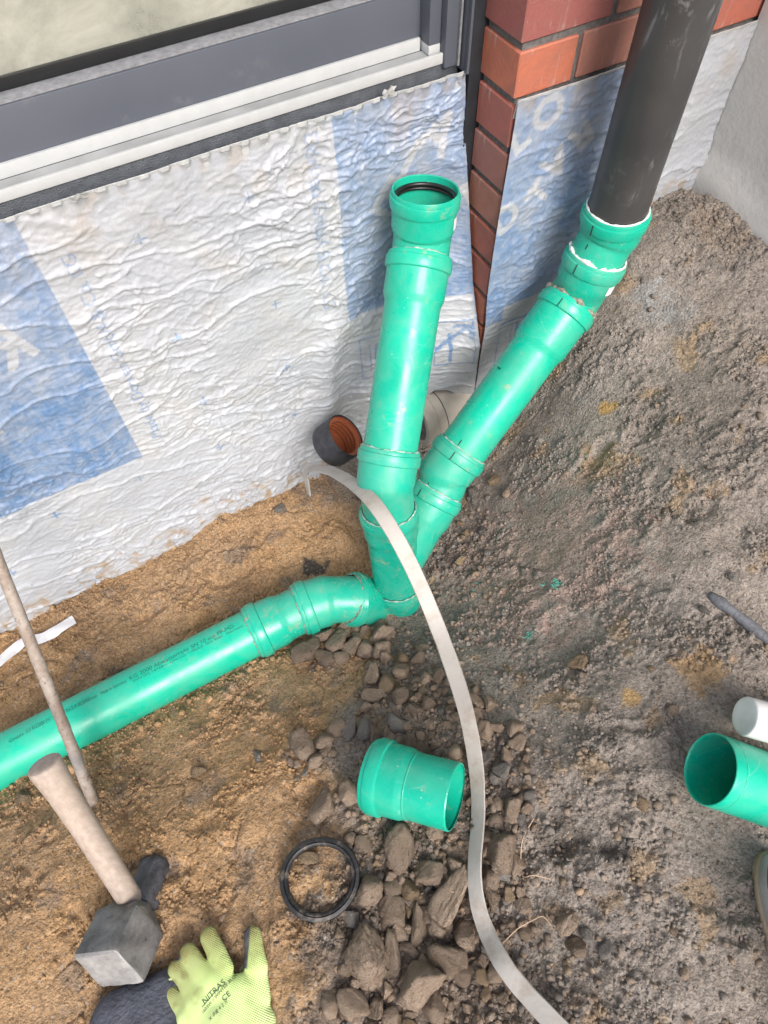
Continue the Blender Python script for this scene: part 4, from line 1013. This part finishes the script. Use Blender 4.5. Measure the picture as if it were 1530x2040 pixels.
# ------------------------------------------------------------------ gloves
def smin(a, b, k): h = np.clip(.5 + .5 * (b - a) / k, 0, 1); return b * (1 - h) + a * h - k * h * (1 - h)
def glove_mesh(segs, flat, kk, res=.0024, pad=.03, floor=None):
    pts = np.array([q for s in segs for q in (s[0], s[1])]); lo = pts.min(0) - pad - .03; hi = pts.max(0) + pad + .03
    n = np.ceil((hi - lo) / res).astype(int) + 1
    g = np.stack(np.meshgrid(*[lo[k] + np.arange(n[k]) * res for k in range(3)], indexing='ij'), -1)
    D = None
    for a, b, ra, rb2, grp in segs:
        A = np.array(a); Bv = np.array(b); sc = np.array([1, 1, 1 / flat]); d = (Bv - A) * sc; p = (g - A) * sc
        t = np.clip((p @ d) / (d @ d), 0, 1); q = np.linalg.norm(p - t[..., None] * d, axis=-1) - (ra + (rb2 - ra) * t)
        D = q if D is None else smin(D, q, kk)
    D = D + .0012 * perlin(g[..., 0] * 40 + g[..., 2] * 17, g[..., 1] * 40, 7)
    if floor is not None: D = np.maximum(D, floor - g[..., 2])
    return surf_nets(D, lo, res)
def m_glove():
    t = NT('knitted_glove'); ck = t.attr('coat'); dk = t.attr('dirt')
    c = t.mix(t.ramp(t.noise(9, 4), (.3, 0.), (.7, 1.)), (.62, .80, .30), (.74, .90, .44))
    dm_ = t.math('MULTIPLY', dk, t.ramp(t.noise(32, 6, .7), (.25, .65), (.65, 1.)))
    c = t.mix(dm_, c, (.20, .165, .055)); c = t.mix(ck, c, t.mix(t.ramp(t.noise(60, 5), (.4, 0.), (.7, 1.)), (.035, .037, .045), (.13, .13, .135)))
    w = t.n.new('ShaderNodeTexWave'); w.wave_type = 'BANDS'; w.bands_direction = 'X'; w.inputs['Scale'].default_value = 125; w.inputs['Distortion'].default_value = 1.2; w.inputs['Detail'].default_value = 2; w.inputs['Detail Scale'].default_value = 2
    t.l.new(t.map((1, 1, .2), rot=(0, 0, math.radians(-38))), w.inputs['Vector'])
    c = t.mix(1., c, t.ramp(w.outputs['Fac'], (.1, .93), (.6, 1.02)), 'MULTIPLY')
    return t.set(c, .85, 0., t.bump(w.outputs['Fac'], .0009, .7, t.bump(t.noise(300, 3), .0008, .6)), .25)
M['glove'] = m_glove()
def gp_(u, v, z): return onz(u, v, z)
gl = thing('work_glove', 'neon yellow-green knitted work glove with black print, back side up', 'glove', group='pair of work gloves')
zg = -1.262
SG = [((445, 1930), (416, 1866), .0160, .0142, 1), ((410, 1950), (375, 1899), .0160, .0144, 2), ((386, 1975), (352, 1930), .0148, .0132, 3), ((369, 2012), (343, 1982), .0136, .0122, 4),
      ((514, 1990), (510, 1925), .0195, .0168, 5), ((510, 1925), (503, 1862), .0178, .0135, 5),
      ((428, 1965), (470, 2030), .0300, .0330, 0), ((400, 1990), (440, 2060), .0250, .0330, 0), ((480, 1985), (500, 2050), .0300, .0380, 0), ((450, 2040), (520, 2160), .0420, .0480, 0), ((375, 2025), (420, 2080), .0180, .0300, 0)]
def gseg(u, v, grp, end):
    lift = {0: .000, 1: .004, 2: .004, 3: .002, 4: -.002, 5: .002}[grp]; return gp_(u, v, zg + lift - (.004 if end and grp else 0))
segs = [(gseg(*a, g, 0), gseg(*b, g, 1), r1, r2, g) for a, b, r1, r2, g in SG]
V, Q = glove_mesh(segs, .62, .0038)
px = np.array([[CX + F_ * c[0] / c[2], CY + F_ * c[1] / c[2]] for c in (V - UP) @ RM])
tips = np.array([(416, 1862), (371, 1892), (347, 1922), (338, 1975), (503, 1855)]); rad = np.array([88, 80, 78, 74, 80])
dirt = np.max(1 - np.clip(np.linalg.norm(px[:, None] - tips[None], axis=2) / rad, 0, 1), 1) * 1.0 + .22 * sstep(.1, .5, fbm(px[:, 0] / 40, px[:, 1] / 40, 3, 3))
dirt = np.maximum(dirt, .55 * np.exp(-(((px[:, 0] - 440) / 22) ** 2 + ((px[:, 1] - 1925) / 22) ** 2)))
side = (px[:, 0] - np.interp(px[:, 1], [1850, 1930], [499, 492])); coat = sstep(2, -2, side) * (px[:, 1] < 1930) * (px[:, 0] > 470)
low = sstep(.004, -.004, V[:, 2] - (zg + H - .010)); coat = np.clip(np.maximum(coat, low), 0, 1)
coat = np.maximum(coat, sstep(12, 6, np.hypot(px[:, 0] - 352, px[:, 1] - 1906)))
obj('glove_knit', mesh_np('glove_knit', V, Q, M['glove'], True, None, {'coat': coat, 'dirt': np.clip(dirt, 0, 1)}), gl)
bvh = BVHTree.FromPolygons([tuple(v) for v in V], [tuple(q) for q in Q])
def glove_text(s, u, v, size, angd, mat='gink', bold=False):
    vt, t = text_tris(s, size); a = gp_(u, v, zg); dx = gp_(u + 10, v, zg) - a; dy = gp_(u, v - 10, zg) - a; dx = nrm(dx); dy = nrm(dy - dx * dx.dot(dy)); c, sn = math.cos(math.radians(angd)), math.sin(math.radians(angd))
    W_ = []
    for x, y in vt:
        p = a + dx * (x * c - y * sn) + dy * (x * sn + y * c); h = bvh.ray_cast(Vector((p[0], p[1], 2.)), Vector((0, 0, -1)))[0]
        W_.append((p[0], p[1], (h.z if h else p[2]) + .0007))
    obj('printed_text', mesh_np('printed_text', np.array(W_), t, M[mat], False), gl)
glove_text('NITRAS', 410, 1996, .0118, 43); glove_text('1603W // WINTER BLOCKER', 408, 2016, .0062, 47); glove_text('CE', 449, 1989, .0105, 40); glove_text('3 2 4 2 X', 432, 2018, .0065, 42); glove_text('X 1 X', 424, 2028, .0065, 42)
def glove_bar(u0, v0, u1, v1, w):
    a = gp_(u0, v0, zg); b = gp_(u1, v1, zg); n = nrm(np.cross(b - a, [0, 0, 1])) * w / 2; R_ = []
    for t in np.linspace(0, 1, 12):
        for s in (-1, 1):
            p = a + (b - a) * t + n * s; h = bvh.ray_cast(Vector((p[0], p[1], 2.)), Vector((0, 0, -1)))[0]; R_.append((p[0], p[1], (h.z if h else p[2]) + .0007))
    obj('printed_line', mesh_np('printed_line', np.array(R_), grid_faces(12, 2), M['gink'], False), gl)
glove_bar(408, 2004, 441, 1966, .0011)
# the second glove below, coated palm up
g2 = thing('work_glove', 'black coated palm of a second work glove under the neon one', 'glove', group='pair of work gloves')
zh = -1.285
segs2 = [(gp_(245, 2040, zh), gp_(330, 1990, zh), .050, .040, 0), (gp_(300, 2040, zh), gp_(380, 2100, zh), .05, .05, 0), (gp_(215, 2040, zh), gp_(190, 2110, zh - .004), .022, .018, 1), (gp_(250, 2070, zh), gp_(232, 2150, zh), .018, .015, 1), (gp_(290, 2090, zh), gp_(280, 2160, zh), .018, .015, 1)]
V2, Q2 = glove_mesh(segs2, .60, .010)
M['coat'] = m_plain('dusty_black_latex', (.055, .060, .078), .62, .55, scale=24, bumpd=.004)
obj('coated_palm', mesh_np('coated_palm', V2, Q2, M['coat']), g2)
lc = catmull([gp_(352, 1947, zh + .012), gp_(340, 1951, zh + .016), (gp_(329, 1954, zh + .014)), gp_(318, 1953, zh + .010)], 8); s_ = np.concatenate([[0], np.cumsum(np.linalg.norm(np.diff(lc, axis=0), axis=1))])
V, Q = lathe_path((lc, s_), [(q, .0034 * (1.05 - .8 * q / s_[-1])) for q in np.linspace(0, s_[-1], 12)], 8)
obj('knit_tab', mesh_np('knit_tab', V, Q[:, ::-1], M['glove'], True, None, {'coat': np.zeros(len(V)), 'dirt': np.full(len(V), .25)}), g2)

# ------------------------------------------------------------------ boot at the right edge
M['leather'] = m_plain('dusty_grey_leather', (.36, .35, .33), .7, .25, scale=22, bumpd=.0015)
M['sole'] = m_plain('tan_rubber_sole', (.36, .28, .19), .75, .2, scale=30, bumpd=.0012)
bt = thing('work_boot', 'dusty grey work boot with tan sole at the right edge', 'boot')
fwd = nrm(np.array([.36, .93, 0])); sdv = np.array([fwd[1], -fwd[0], 0]); bz = -1.205 + H
bc = onz(1514, 1905, -1.19) + sdv * .064 - np.array([0, 0, 0]); bc[2] = 0
def outline(sc_, dz, nn=48):
    th = np.linspace(0, 2 * np.pi, nn, endpoint=False); y = np.cos(th) * .150; x = np.sin(th) * .052 * (1 + .10 * np.cos(th - .6)) * (1 - .16 * np.cos(th + 2.6) ** 2)
    return np.stack([bc + sdv * (a * sc_) + fwd * (b * (1 - (1 - sc_) * .4) - .02) + np.array([0, 0, bz + dz]) for a, b in zip(x, y)])
def loft(rings, name, mat, cap=True):
    n = len(rings[0]); V = np.concatenate(rings); Q = []
    for k in range(len(rings) - 1):
        i = np.arange(n); j = (i + 1) % n; Q.append(np.stack([k * n + i, k * n + j, (k + 1) * n + j, (k + 1) * n + i], 1))
    fl = [np.concatenate(Q)]
    if cap: fl.append(np.array([np.arange(n) + (len(rings) - 1) * n]))
    me = mesh_np(name, V, fl, M[mat], True, 60); bm = bmesh.new(); bm.from_mesh(me); bmesh.ops.recalc_face_normals(bm, faces=bm.faces[:]); bm.to_mesh(me); bm.free(); return obj(name, me, bt)
loft([outline(.96, 0), outline(1.0, .004), outline(1.0, .012), outline(.985, .014), outline(.985, .017), outline(1.0, .019), outline(1.0, .026), outline(.95, .029)], 'sole', 'sole')
def upper(dz, sc_, sh):
    R_ = outline(sc_, dz); toe = np.array([(q - bc).dot(fwd) for q in R_]); R_ = R_ + (-fwd[None] * (np.clip(toe, 0, 1)[:, None] * sh)); return R_
ups = [upper(.028, .93, 0), upper(.036, .955, 0), upper(.050, .93, .05), upper(.062, .86, .22), upper(.075, .76, .45), upper(.095, .68, .62), upper(.13, .64, .70), upper(.17, .62, .72), upper(.22, .63, .72)]
loft(ups, 'upper', 'leather'); 
loft([outline(.905, .0525) + 0 * 1, outline(.915, .0535), outline(.90, .0555)], 'welt_seam', 'stub', False)

# ================================================================== STONES
def ico(sub):
    bm = bmesh.new(); bmesh.ops.create_icosphere(bm, subdivisions=sub, radius=1); bm.verts.ensure_lookup_table()
    v = np.array([x.co[:] for x in bm.verts]); f = np.array([[q.index for q in p.verts] for p in bm.faces]); bm.free()
    return v / np.linalg.norm(v, axis=1)[:, None], f
def rock(seed, sub, npl=13, k=16., rough=.03, rnd=.0):
    """polytope with softened edges: smooth minimum over random cutting planes"""
    r = np.random.default_rng(seed); d, f = ico(sub)
    N = r.normal(size=(npl, 3)); N /= np.linalg.norm(N, axis=1)[:, None]; hgt = r.uniform(.62, 1.0, npl)
    dd = np.clip(d @ N.T, .02, 1) / hgt; q = 1 / ((dd ** k).sum(1) ** (1 / k)); q = np.minimum(q, 1.5)
    q = q * (1 - rnd) + rnd * q.mean()
    V = d * q[:, None]; a, b = V @ r.normal(size=3), V @ r.normal(size=3)
    V = V * (1 + rough * fbm(a * 2.2, b * 2.2, seed, 5, .6))[:, None]
    V = V - V.mean(0); V = V / np.abs(V).max(0)                        # unit half extents
    return V, f
RK = [rock(100 + i, 4, 9 + i % 6, 18, .09, .0) for i in range(12)]; RD = [rock(300 + i, 3, 14, 10, .09, .28) for i in range(8)]
def rock_me(vf, mat): return mesh_np('stone', vf[0], vf[1], M[mat], True, None)
ROCKM = {m: [rock_me(v, m) for v in RK] for m in ('stone', 'stone_tan', 'stone_grey')}; ROUNDM = {m: [rock_me(v, m) for v in RD] for m in ('stone', 'stone_tan', 'stone_grey')}
rs = random.Random(11); PLACED = []; LOOSE = []
def stone(u, v, w, h, mat='stone', rnd=False, label=None, group=None, sink=.42, flat=.72, rot=None, proto=None):
    p, z = hit(u, v, False); d = (RM.T @ (p - UP))[2]; sx = w * d / F_ / 2 * 1.04; sy = h * d / F_ / 2 * 1.10; sz = min(sx, sy) * flat * 1.15
    pool = ROUNDM if rnd else ROCKM; me = pool[mat][proto if proto is not None else rs.randrange(len(pool[mat]))]
    o = bpy.data.objects.new('stone', me); link(o); o.location = (p[0], p[1], z + H + sz * (1 - 2 * sink)); o.scale = (sx, sy, sz)
    yaw = math.atan2(RM[1, 0], RM[0, 0]) + (math.radians(rot) if rot is not None else rs.uniform(-.5, .5))
    o.rotation_euler = (rs.uniform(-.25, .25), rs.uniform(-.25, .25), yaw); PLACED.append((u, v, max(w, h) / 2)); tag(o, label, 'stone', group)
    return o
G1 = 'rubble stones in the heap below the coupling'; G2 = 'stones around the half buried elbow'; G3 = 'small stones in the grey backfill on the right'; G4 = 'stones between elbow and coupling'
BIG = [ # u, v, w, h, material, rotation, label
 (614, 1301, 66, 54, 'stone', 0, 'rounded flat brown stone against the trench pipe below its bend'),
 (673, 1284, 56, 50, 'stone', 20, 'brown stone under the bend, right of the flat stone by the trench pipe'),
 (746, 1352, 40, 58, 'stone', 10, 'pointed brown stone lowest of those below the elbow'),
 (605, 1492, 50, 76, 'stone', 38, 'long grey-brown slab lying alone on sand left above the coupling'),
 (647, 1606, 66, 56, 'stone', 25, 'blocky brown stone left below the coupling collar'),
 (694, 1582, 62, 50, 'stone', -15, 'brown stone touching the collar of the loose coupling'),
 (800, 1690, 72, 84, 'stone', -25, 'large wedge-shaped stone just below the loose coupling'),
 (996, 1690, 76, 84, 'stone', 30, 'large three-cornered stone right of the plastic strip'),
 (856, 1738, 66, 50, 'stone', 10, 'flat stone in the rubble left of the long slab'),
 (893, 1800, 70, 150, 'stone', -28, 'long rough slab beside the plastic strip in the rubble'),
 (732, 1772, 60, 60, 'stone', 15, 'squarish stone right of the rubber ring'),
 (783, 1812, 54, 66, 'stone', 20, 'brown stone in the rubble between ring and long slab'),
 (833, 1848, 46, 84, 'stone', -6, 'upright block-shaped stone in the middle of the rubble'),
 (795, 1856, 46, 56, 'stone', 40, 'small leaning stone left of the upright block in the rubble'),
 (727, 1912, 92, 112, 'stone', -18, 'biggest stone of the rubble, left above the bottom edge'),
 (786, 1902, 44, 86, 'stone', 12, 'narrow stone between the two biggest rubble stones'),
 (838, 1952, 100, 88, 'stone', 8, 'broad pale-topped stone low in the rubble'),
 (896, 1912, 98, 76, 'stone', -32, 'tilted flat stone right above the broad rubble stone'),
 (924, 1868, 48, 62, 'stone', 5, 'stone wedged between tilted flat stone and plastic strip'),
 (978, 1785, 44, 62, 'stone', 15, 'brown stone touching the right edge of the plastic strip'),
 (706, 1993, 60, 62, 'stone', 35, 'stone at the bottom edge below the biggest rubble stone'),
 (752, 2012, 46, 44, 'stone', 0, 'small stone at the bottom edge between two larger ones'),
 (862, 2008, 56, 60, 'stone', -30, 'stone at the bottom edge below the broad rubble stone'),
 (618, 1708, 46, 26, 'stone_tan', 18, 'oblong tan stone inside the rubber ring'),
 (1155, 1326, 52, 36, 'stone_tan', -10, 'lone tan stone in the grey backfill right of the strip'),
 (1206, 1892, 32, 34, 'stone_grey', 0, 'round blue-grey stone in the lower right backfill'),
 (1170, 1864, 28, 30, 'stone_grey', 0, 'round blue-grey stone left above its bigger twin'),
 (1458, 1152, 26, 20, 'stone_grey', 10, 'pale angular stone above the iron bar'),
 (1402, 1218, 24, 20, 'stone_grey', 0, 'pale stone left below the tip of the iron bar'),
 (985, 960, 32, 22, 'stone_tan', 15, 'tan stone right of the slanted pipe collar'),
 (918, 1118, 28, 24, 'stone_tan', 0, 'tan round stone right of the branch foot'),
 (560, 1018, 26, 22, 'stone_grey', 0, 'grey stone on the sand at the membrane foot'),
 (398, 1535, 34, 26, 'stone_tan', 0, 'tan clod on the sand left of the slab'),
 (515, 1507, 20, 26, 'stone_grey', 0, 'small blue-grey stone on sand left of the slab'),
 (1020, 1608, 50, 58, 'stone', 20, 'blocky stone right of the strip beside the coupling'),
 (50, 1592, 40, 34, 'stone_tan', 10, 'tan stone with pale side below the trench pipe at left'),
 (1148, 1890, 42, 46, 'stone', 10, 'brown flat stone right of the strip near the bottom'),
 (1130, 1835, 36, 60, 'stone', -40, 'slender brown stone beside the upper straw'),
]
for u, v, w, h, m, r, lab in BIG: stone(u, v, w, h, m, False, lab, None, .27, .74, r)
for u_, v_, d_ in SP[9:]: PLACED.append((u_, v_, 20))
for (u_, v_, d_), (u2, v2, d2_) in zip(SP[9:], SP[10:]): PLACED.append(((u_ + u2) / 2, (v_ + v2) / 2, 20))
PLACED += [(790, 1550, 62), (870, 1572, 56), (742, 1545, 40)]
def scatter(n, poly, wmin, wmax, mats, group, label, rnd=.15, sink=.29):
    poly = np.array(poly, float); x0, y0 = poly.min(0); x1, y1 = poly.max(0); k = 0; tries = 0
    while k < n and tries < n * 40:
        tries += 1; u, v = rs.uniform(x0, x1), rs.uniform(y0, y1)
        c = False; j = len(poly) - 1
        for i in range(len(poly)):
            if (poly[i][1] > v) != (poly[j][1] > v) and u < (poly[j][0] - poly[i][0]) * (v - poly[i][1]) / (poly[j][1] - poly[i][1]) + poly[i][0]: c = not c
            j = i
        if not c: continue
        w = wmin + (wmax - wmin) * rs.random() ** 1.7; h = w * rs.uniform(.7, 1.3)
        if any((u - a) ** 2 + (v - b) ** 2 < (.47 * (r + max(w, h) / 2)) ** 2 for a, b, r in PLACED): continue
        mt = rs.choice(mats); o = stone(u, v, w, h, mt, rs.random() < rnd, label, group, sink, rs.uniform(.6, .9)); LOOSE.append((o, u, v, max(w, h), mt)); k += 1
scatter(122, [(690, 1640), (930, 1640), (1040, 1700), (1050, 1900), (1010, 2060), (650, 2060), (660, 1880), (720, 1800), (700, 1740)], 18, 46, ['stone'] * 6 + ['stone_grey', 'stone_tan'], G1, 'brown stone of the rubble heap below the loose coupling')
scatter(26, [(660, 1250), (720, 1235), (790, 1240), (850, 1300), (830, 1400), (740, 1390), (690, 1330), (580, 1310)], 24, 54, ['stone'] * 6 + ['stone_tan'], G2, 'stone piled around the half buried green elbow')
scatter(96, [(780, 1370), (900, 1330), (1000, 1400), (1070, 1560), (1060, 1640), (930, 1640), (940, 1560), (830, 1490), (700, 1480), (600, 1560), (560, 1530), (690, 1440)], 16, 44, ['stone'] * 6 + ['stone_grey'], G4, 'stone in the rubble above and beside the loose coupling')
scatter(18, [(960, 1000), (1330, 900), (1500, 1100), (1400, 1400), (1330, 1700), (1480, 2030), (1080, 2030), (1060, 1500), (950, 1250)], 12, 30, ['stone_grey'] * 3 + ['stone'] * 2 + ['stone_tan'], G3, 'small stone pressed into the grey backfill right of the strip', .8, .5)
scatter(14, [(880, 1010), (960, 960), (1010, 980), (985, 1120), (930, 1220), (860, 1230), (850, 1140)], 12, 26, ['stone_grey'] * 5 + ['stone', 'stone_tan'], 'gravel stones beside the branch', 'rounded grey gravel stone beside the branch arm', .9, .4)

LAND = [(u, v, 'the ' + n) for u, v, n in ((614, 1301, 'flat trench stone'), (746, 1352, 'pointed stone below the elbow'), (605, 1492, 'lone slab'), (647, 1606, 'blocky collar stone'),
        (800, 1690, 'big wedge stone'), (996, 1690, 'three-cornered stone'), (893, 1800, 'long rough slab'), (732, 1772, 'squarish stone by the ring'), (833, 1848, 'upright block stone'), (727, 1912, 'biggest rubble stone'),
        (838, 1952, 'broad pale rubble stone'), (896, 1912, 'tilted flat stone'), (978, 1785, 'stone touching the strip'), (862, 2008, 'bottom edge stone'), (1155, 1326, 'lone tan stone'), (1206, 1892, 'round blue-grey stone'),
        (1430, 1200, 'iron bar'), (985, 960, 'slanted pipe collar'), (918, 1118, 'branch foot'), (640, 1750, 'rubber ring'), (820, 1560, 'loose coupling'), (930, 1425, 'middle of the strip'), (1106, 1166, 'turquoise shavings'),
        (720, 1215, 'half buried elbow'), (1060, 1690, 'bent straw'), (1010, 1930, 'lower end of the strip'), (1413, 1530, 'loose pipe mouth'), (1020, 1608, 'block beside the strip'), (706, 1993, 'bottom edge stone at left'), (1200, 1690, 'dark hollow'))]
_seen = {}
for o, u, v, sz, mt in sorted(LOOSE, key=lambda q: -q[3]):
    a, b, nm = min(LAND, key=lambda q: (q[0] - u) ** 2 + (q[1] - v) ** 2); du, dv = u - a, v - b
    side = ('right of ' if du > 0 else 'left of ') if abs(du) > abs(dv) else ('below ' if dv > 0 else 'above ')
    size = 'small ' if sz < 24 else ('medium ' if sz < 36 else 'larger '); colr = {'stone': 'brown ', 'stone_grey': 'grey ', 'stone_tan': 'tan '}[mt]
    key = (colr, side, nm); _seen.setdefault(key, []).append((math.hypot(du, dv), o, size))
ORD = ['nearest', 'second nearest', 'third nearest', 'fourth nearest', 'fifth nearest', 'sixth nearest', 'seventh nearest', 'eighth nearest', 'ninth nearest', 'tenth nearest', 'eleventh nearest', 'twelfth nearest', 'thirteenth nearest', 'fourteenth nearest', 'fifteenth nearest', 'sixteenth nearest', 'seventeenth nearest', 'eighteenth nearest']
for (colr, side, nm), L_ in _seen.items():
    for k, (d, o, size) in enumerate(sorted(L_, key=lambda q: q[0])):
        o['label'] = (size + colr + 'stone ' + side + nm) if len(L_) == 1 else (size + colr + 'stone, ' + ORD[min(k, 17)] + ' ' + side + nm)

# ------------------------------------------------------------------ gravel and crumbs too small to count
def crumbs(name, label, cat, n, sub, smin_, smax_, wfun, colfun, seed, box=(-.68, 1.28, -.40, 1.0)):
    r = np.random.default_rng(seed); x = r.uniform(box[0], box[1], n * 5); y = r.uniform(box[2], box[3], n * 5)
    w = wfun(x, y); keep = r.random(len(x)) < w; x, y = x[keep][:n], y[keep][:n]; n = len(x)
    s = smin_ + (smax_ - smin_) * r.random(n) ** 2.6; z = ground_h(x, y) + s * r.uniform(-.1, .45, n)
    protos = [rock(seed * 50 + i, sub, 8 + i % 5, 16, .12, .08) for i in range(10)]; pid = r.integers(0, 10, n)
    q = r.normal(size=(n, 4)); q /= np.linalg.norm(q, axis=1)[:, None]; a, b, c, d = q.T
    R_ = np.stack([1 - 2 * (c * c + d * d), 2 * (b * c - a * d), 2 * (b * d + a * c), 2 * (b * c + a * d), 1 - 2 * (b * b + d * d), 2 * (c * d - a * b), 2 * (b * d - a * c), 2 * (c * d + a * b), 1 - 2 * (b * b + c * c)], 1).reshape(-1, 3, 3)
    S3 = s[:, None] * r.uniform(.65, 1.15, (n, 3)); S3[:, 2] *= .9
    col = colfun(x, y, r); VV, FF, CC = [], [], []; off = 0
    for k in range(10):
        m = pid == k; v, f = protos[k]; nn = m.sum()
        W_ = np.einsum('nij,nvj->nvi', R_[m], v[None] * S3[m][:, None]) + np.stack([x[m], y[m], z[m]], 1)[:, None]
        VV.append(W_.reshape(-1, 3)); FF.append((f[None] + (np.arange(nn) * len(v))[:, None, None] + off).reshape(-1, 3)); CC.append(np.repeat(col[m], len(v), 0)); off += nn * len(v)
    return tag(obj(name, mesh_np(name, np.concatenate(VV), np.concatenate(FF), M['pebble'], True, None, {'tint': np.concatenate(CC)})), label, cat, kind='stuff')
def pxd(x, y, u, v, z, r): p = onz(u, v, z); return np.exp(-((x - p[0]) ** 2 + (y - p[1]) ** 2) / r ** 2)
def w_grav(x, y):
    w = .022 * grey_zone(x, y) * (.4 + 1.2 * sstep(-.1, .4, fbm(x * 6, y * 6, 201, 3)))
    for u, v, z, r, a in ((930, 1070, -1.43, .10, .9), (900, 1180, -1.46, .08, .7), (850, 1400, -1.34, .15, .85), (800, 1330, -1.40, .08, .8), (850, 1720, -1.28, .22, .75), (900, 1950, -1.26, .25, .75), (740, 1290, -1.45, .09, .7), (1080, 1600, -1.25, .10, .22), (590, 1540, -1.33, .05, .5), (1110, 1850, -1.23, .10, .25), (1400, 900, -1.12, .08, .25)):
        w = w + a * pxd(x, y, u, v, z, r)
    return np.clip(w, 0, 1) * (.10 + .90 * grey_zone(x, y))
def c_grav(x, y, r):
    n = len(x); v = r.uniform(.55, .98, (n, 1)); q = r.random((n, 1))
    c = np.where(q < .50, np.array([.330, .250, .185]), np.where(q < .72, np.array([.235, .212, .188]), np.array([.36, .255, .165])))
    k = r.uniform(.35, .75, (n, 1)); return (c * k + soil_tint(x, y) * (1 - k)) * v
crumbs('gravel', 'loose fine gravel between the stones of the backfill', 'gravel', 4600, 2, .0026, .0088, w_grav, c_grav, 3)
def w_crumb(x, y):
    w = .04 + .8 * sstep(.02, .45, fbm(x * 7 + 3, y * 7, 15, 3))
    tr = np.exp(-((y - .575) / .022) ** 2) * (x < .05) + .7 * np.exp(-((y - .985) / .03) ** 2) * (x < .35)
    return np.clip(w + tr, 0, 1)
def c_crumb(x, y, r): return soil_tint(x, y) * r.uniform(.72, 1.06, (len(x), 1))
crumbs('soil_crumbs', 'loose crumbs of soil scattered over the ground', 'soil', 34000, 1, .0014, .0052, w_crumb, c_crumb, 5)
crumbs('soil_clods', 'small clods of sandy soil along the trench pipe', 'soil', 900, 2, .004, .013, lambda x, y: np.clip(1.0 * np.exp(-((y - .570) / .02) ** 2) * (x < .02) + .25 * np.exp(-((y - .98) / .03) ** 2) * (x < .2) + .02, 0, 1) * (1 - grey_zone(x, y)), c_crumb, 6)

# ------------------------------------------------------------------ straws and shavings
M['straw'] = m_plain('dry_straw', (.52, .36, .24), .6, .2, scale=60); M['shave'] = m_plain('turquoise_shavings', (.16, .62, .52), .45, .25, scale=90); M['twig'] = m_plain('brown_twig', (.30, .17, .09), .7, .2)
def wire(name, label, cat, pts, r, mat, lift=.004):
    c = []
    for u, v, l in pts:
        p, z = hit(u, v); c.append(p + np.array([0, 0, lift + l]))
    c = catmull(c, 8); s = np.concatenate([[0], np.cumsum(np.linalg.norm(np.diff(c, axis=0), axis=1))])
    V, Q = lathe_path((c, s), [(q, r) for q in np.linspace(0, s[-1], len(c))], 6); return tag(obj(name, mesh_np(name, V, Q[:, ::-1], M[mat])), label, cat)
wire('dry_straw', 'bent dry straw right of the strip below the coupling', 'straw', [(1062, 1632, 0), (1040, 1672, .006), (1036, 1712, .004), (1041, 1746, .0), (1062, 1744, .003), (1096, 1752, 0)], .0008, 'straw')
wire('dry_straw', 'dry straw arched beside the lower end of the strip', 'straw', [(1000, 1880, 0), (1030, 1850, .004), (1062, 1832, .006), (1080, 1826, .003), (1098, 1844, 0)], .0008, 'straw')
wire('dry_straw', 'thin straw lying on the long slab left of the strip', 'straw', [(880, 1765, .014), (902, 1778, .018), (932, 1762, .014)], .0009, 'straw')
wire('twig', 'brown twig on the sand under the end of the strip', 'twig', [(637, 945, .01), (655, 968, .006), (674, 995, .002)], .0022, 'twig')
def shaving(u, v, n, label, seed):
    r = random.Random(seed); p, z = hit(u, v); V = []; Q = []
    for k in range(n):
        a = r.uniform(0, 6.28); c = p + np.array([r.uniform(-.010, .010), r.uniform(-.007, .007), .003 + r.uniform(0, .003)]); R0 = r.uniform(.0034, .0062); o0 = len(V)
        for t in np.linspace(0, r.uniform(2.4, 4.2), 7):
            for w in (-.5, .5): V.append(c + np.array([math.cos(a + t) * R0, math.sin(a + t) * R0, w * .0036 + t * .0008]))
        Q.append(grid_faces(7, 2, o0))
    return tag(obj('plastic_shaving', mesh_np('plastic_shaving', np.array(V), np.concatenate(Q), M['shave'])), label, 'shaving')
shaving(1106, 1166, 14, 'turquoise plastic shavings on the grey soil, upper larger bunch', 1); shaving(1083, 1165, 3, 'tiny turquoise shaving left of the larger bunch', 2); shaving(1053, 1268, 8, 'turquoise plastic shavings on the grey soil, lower small bunch', 3); shaving(948, 1172, 2, 'single turquoise shaving between gravel and branch foot', 4)
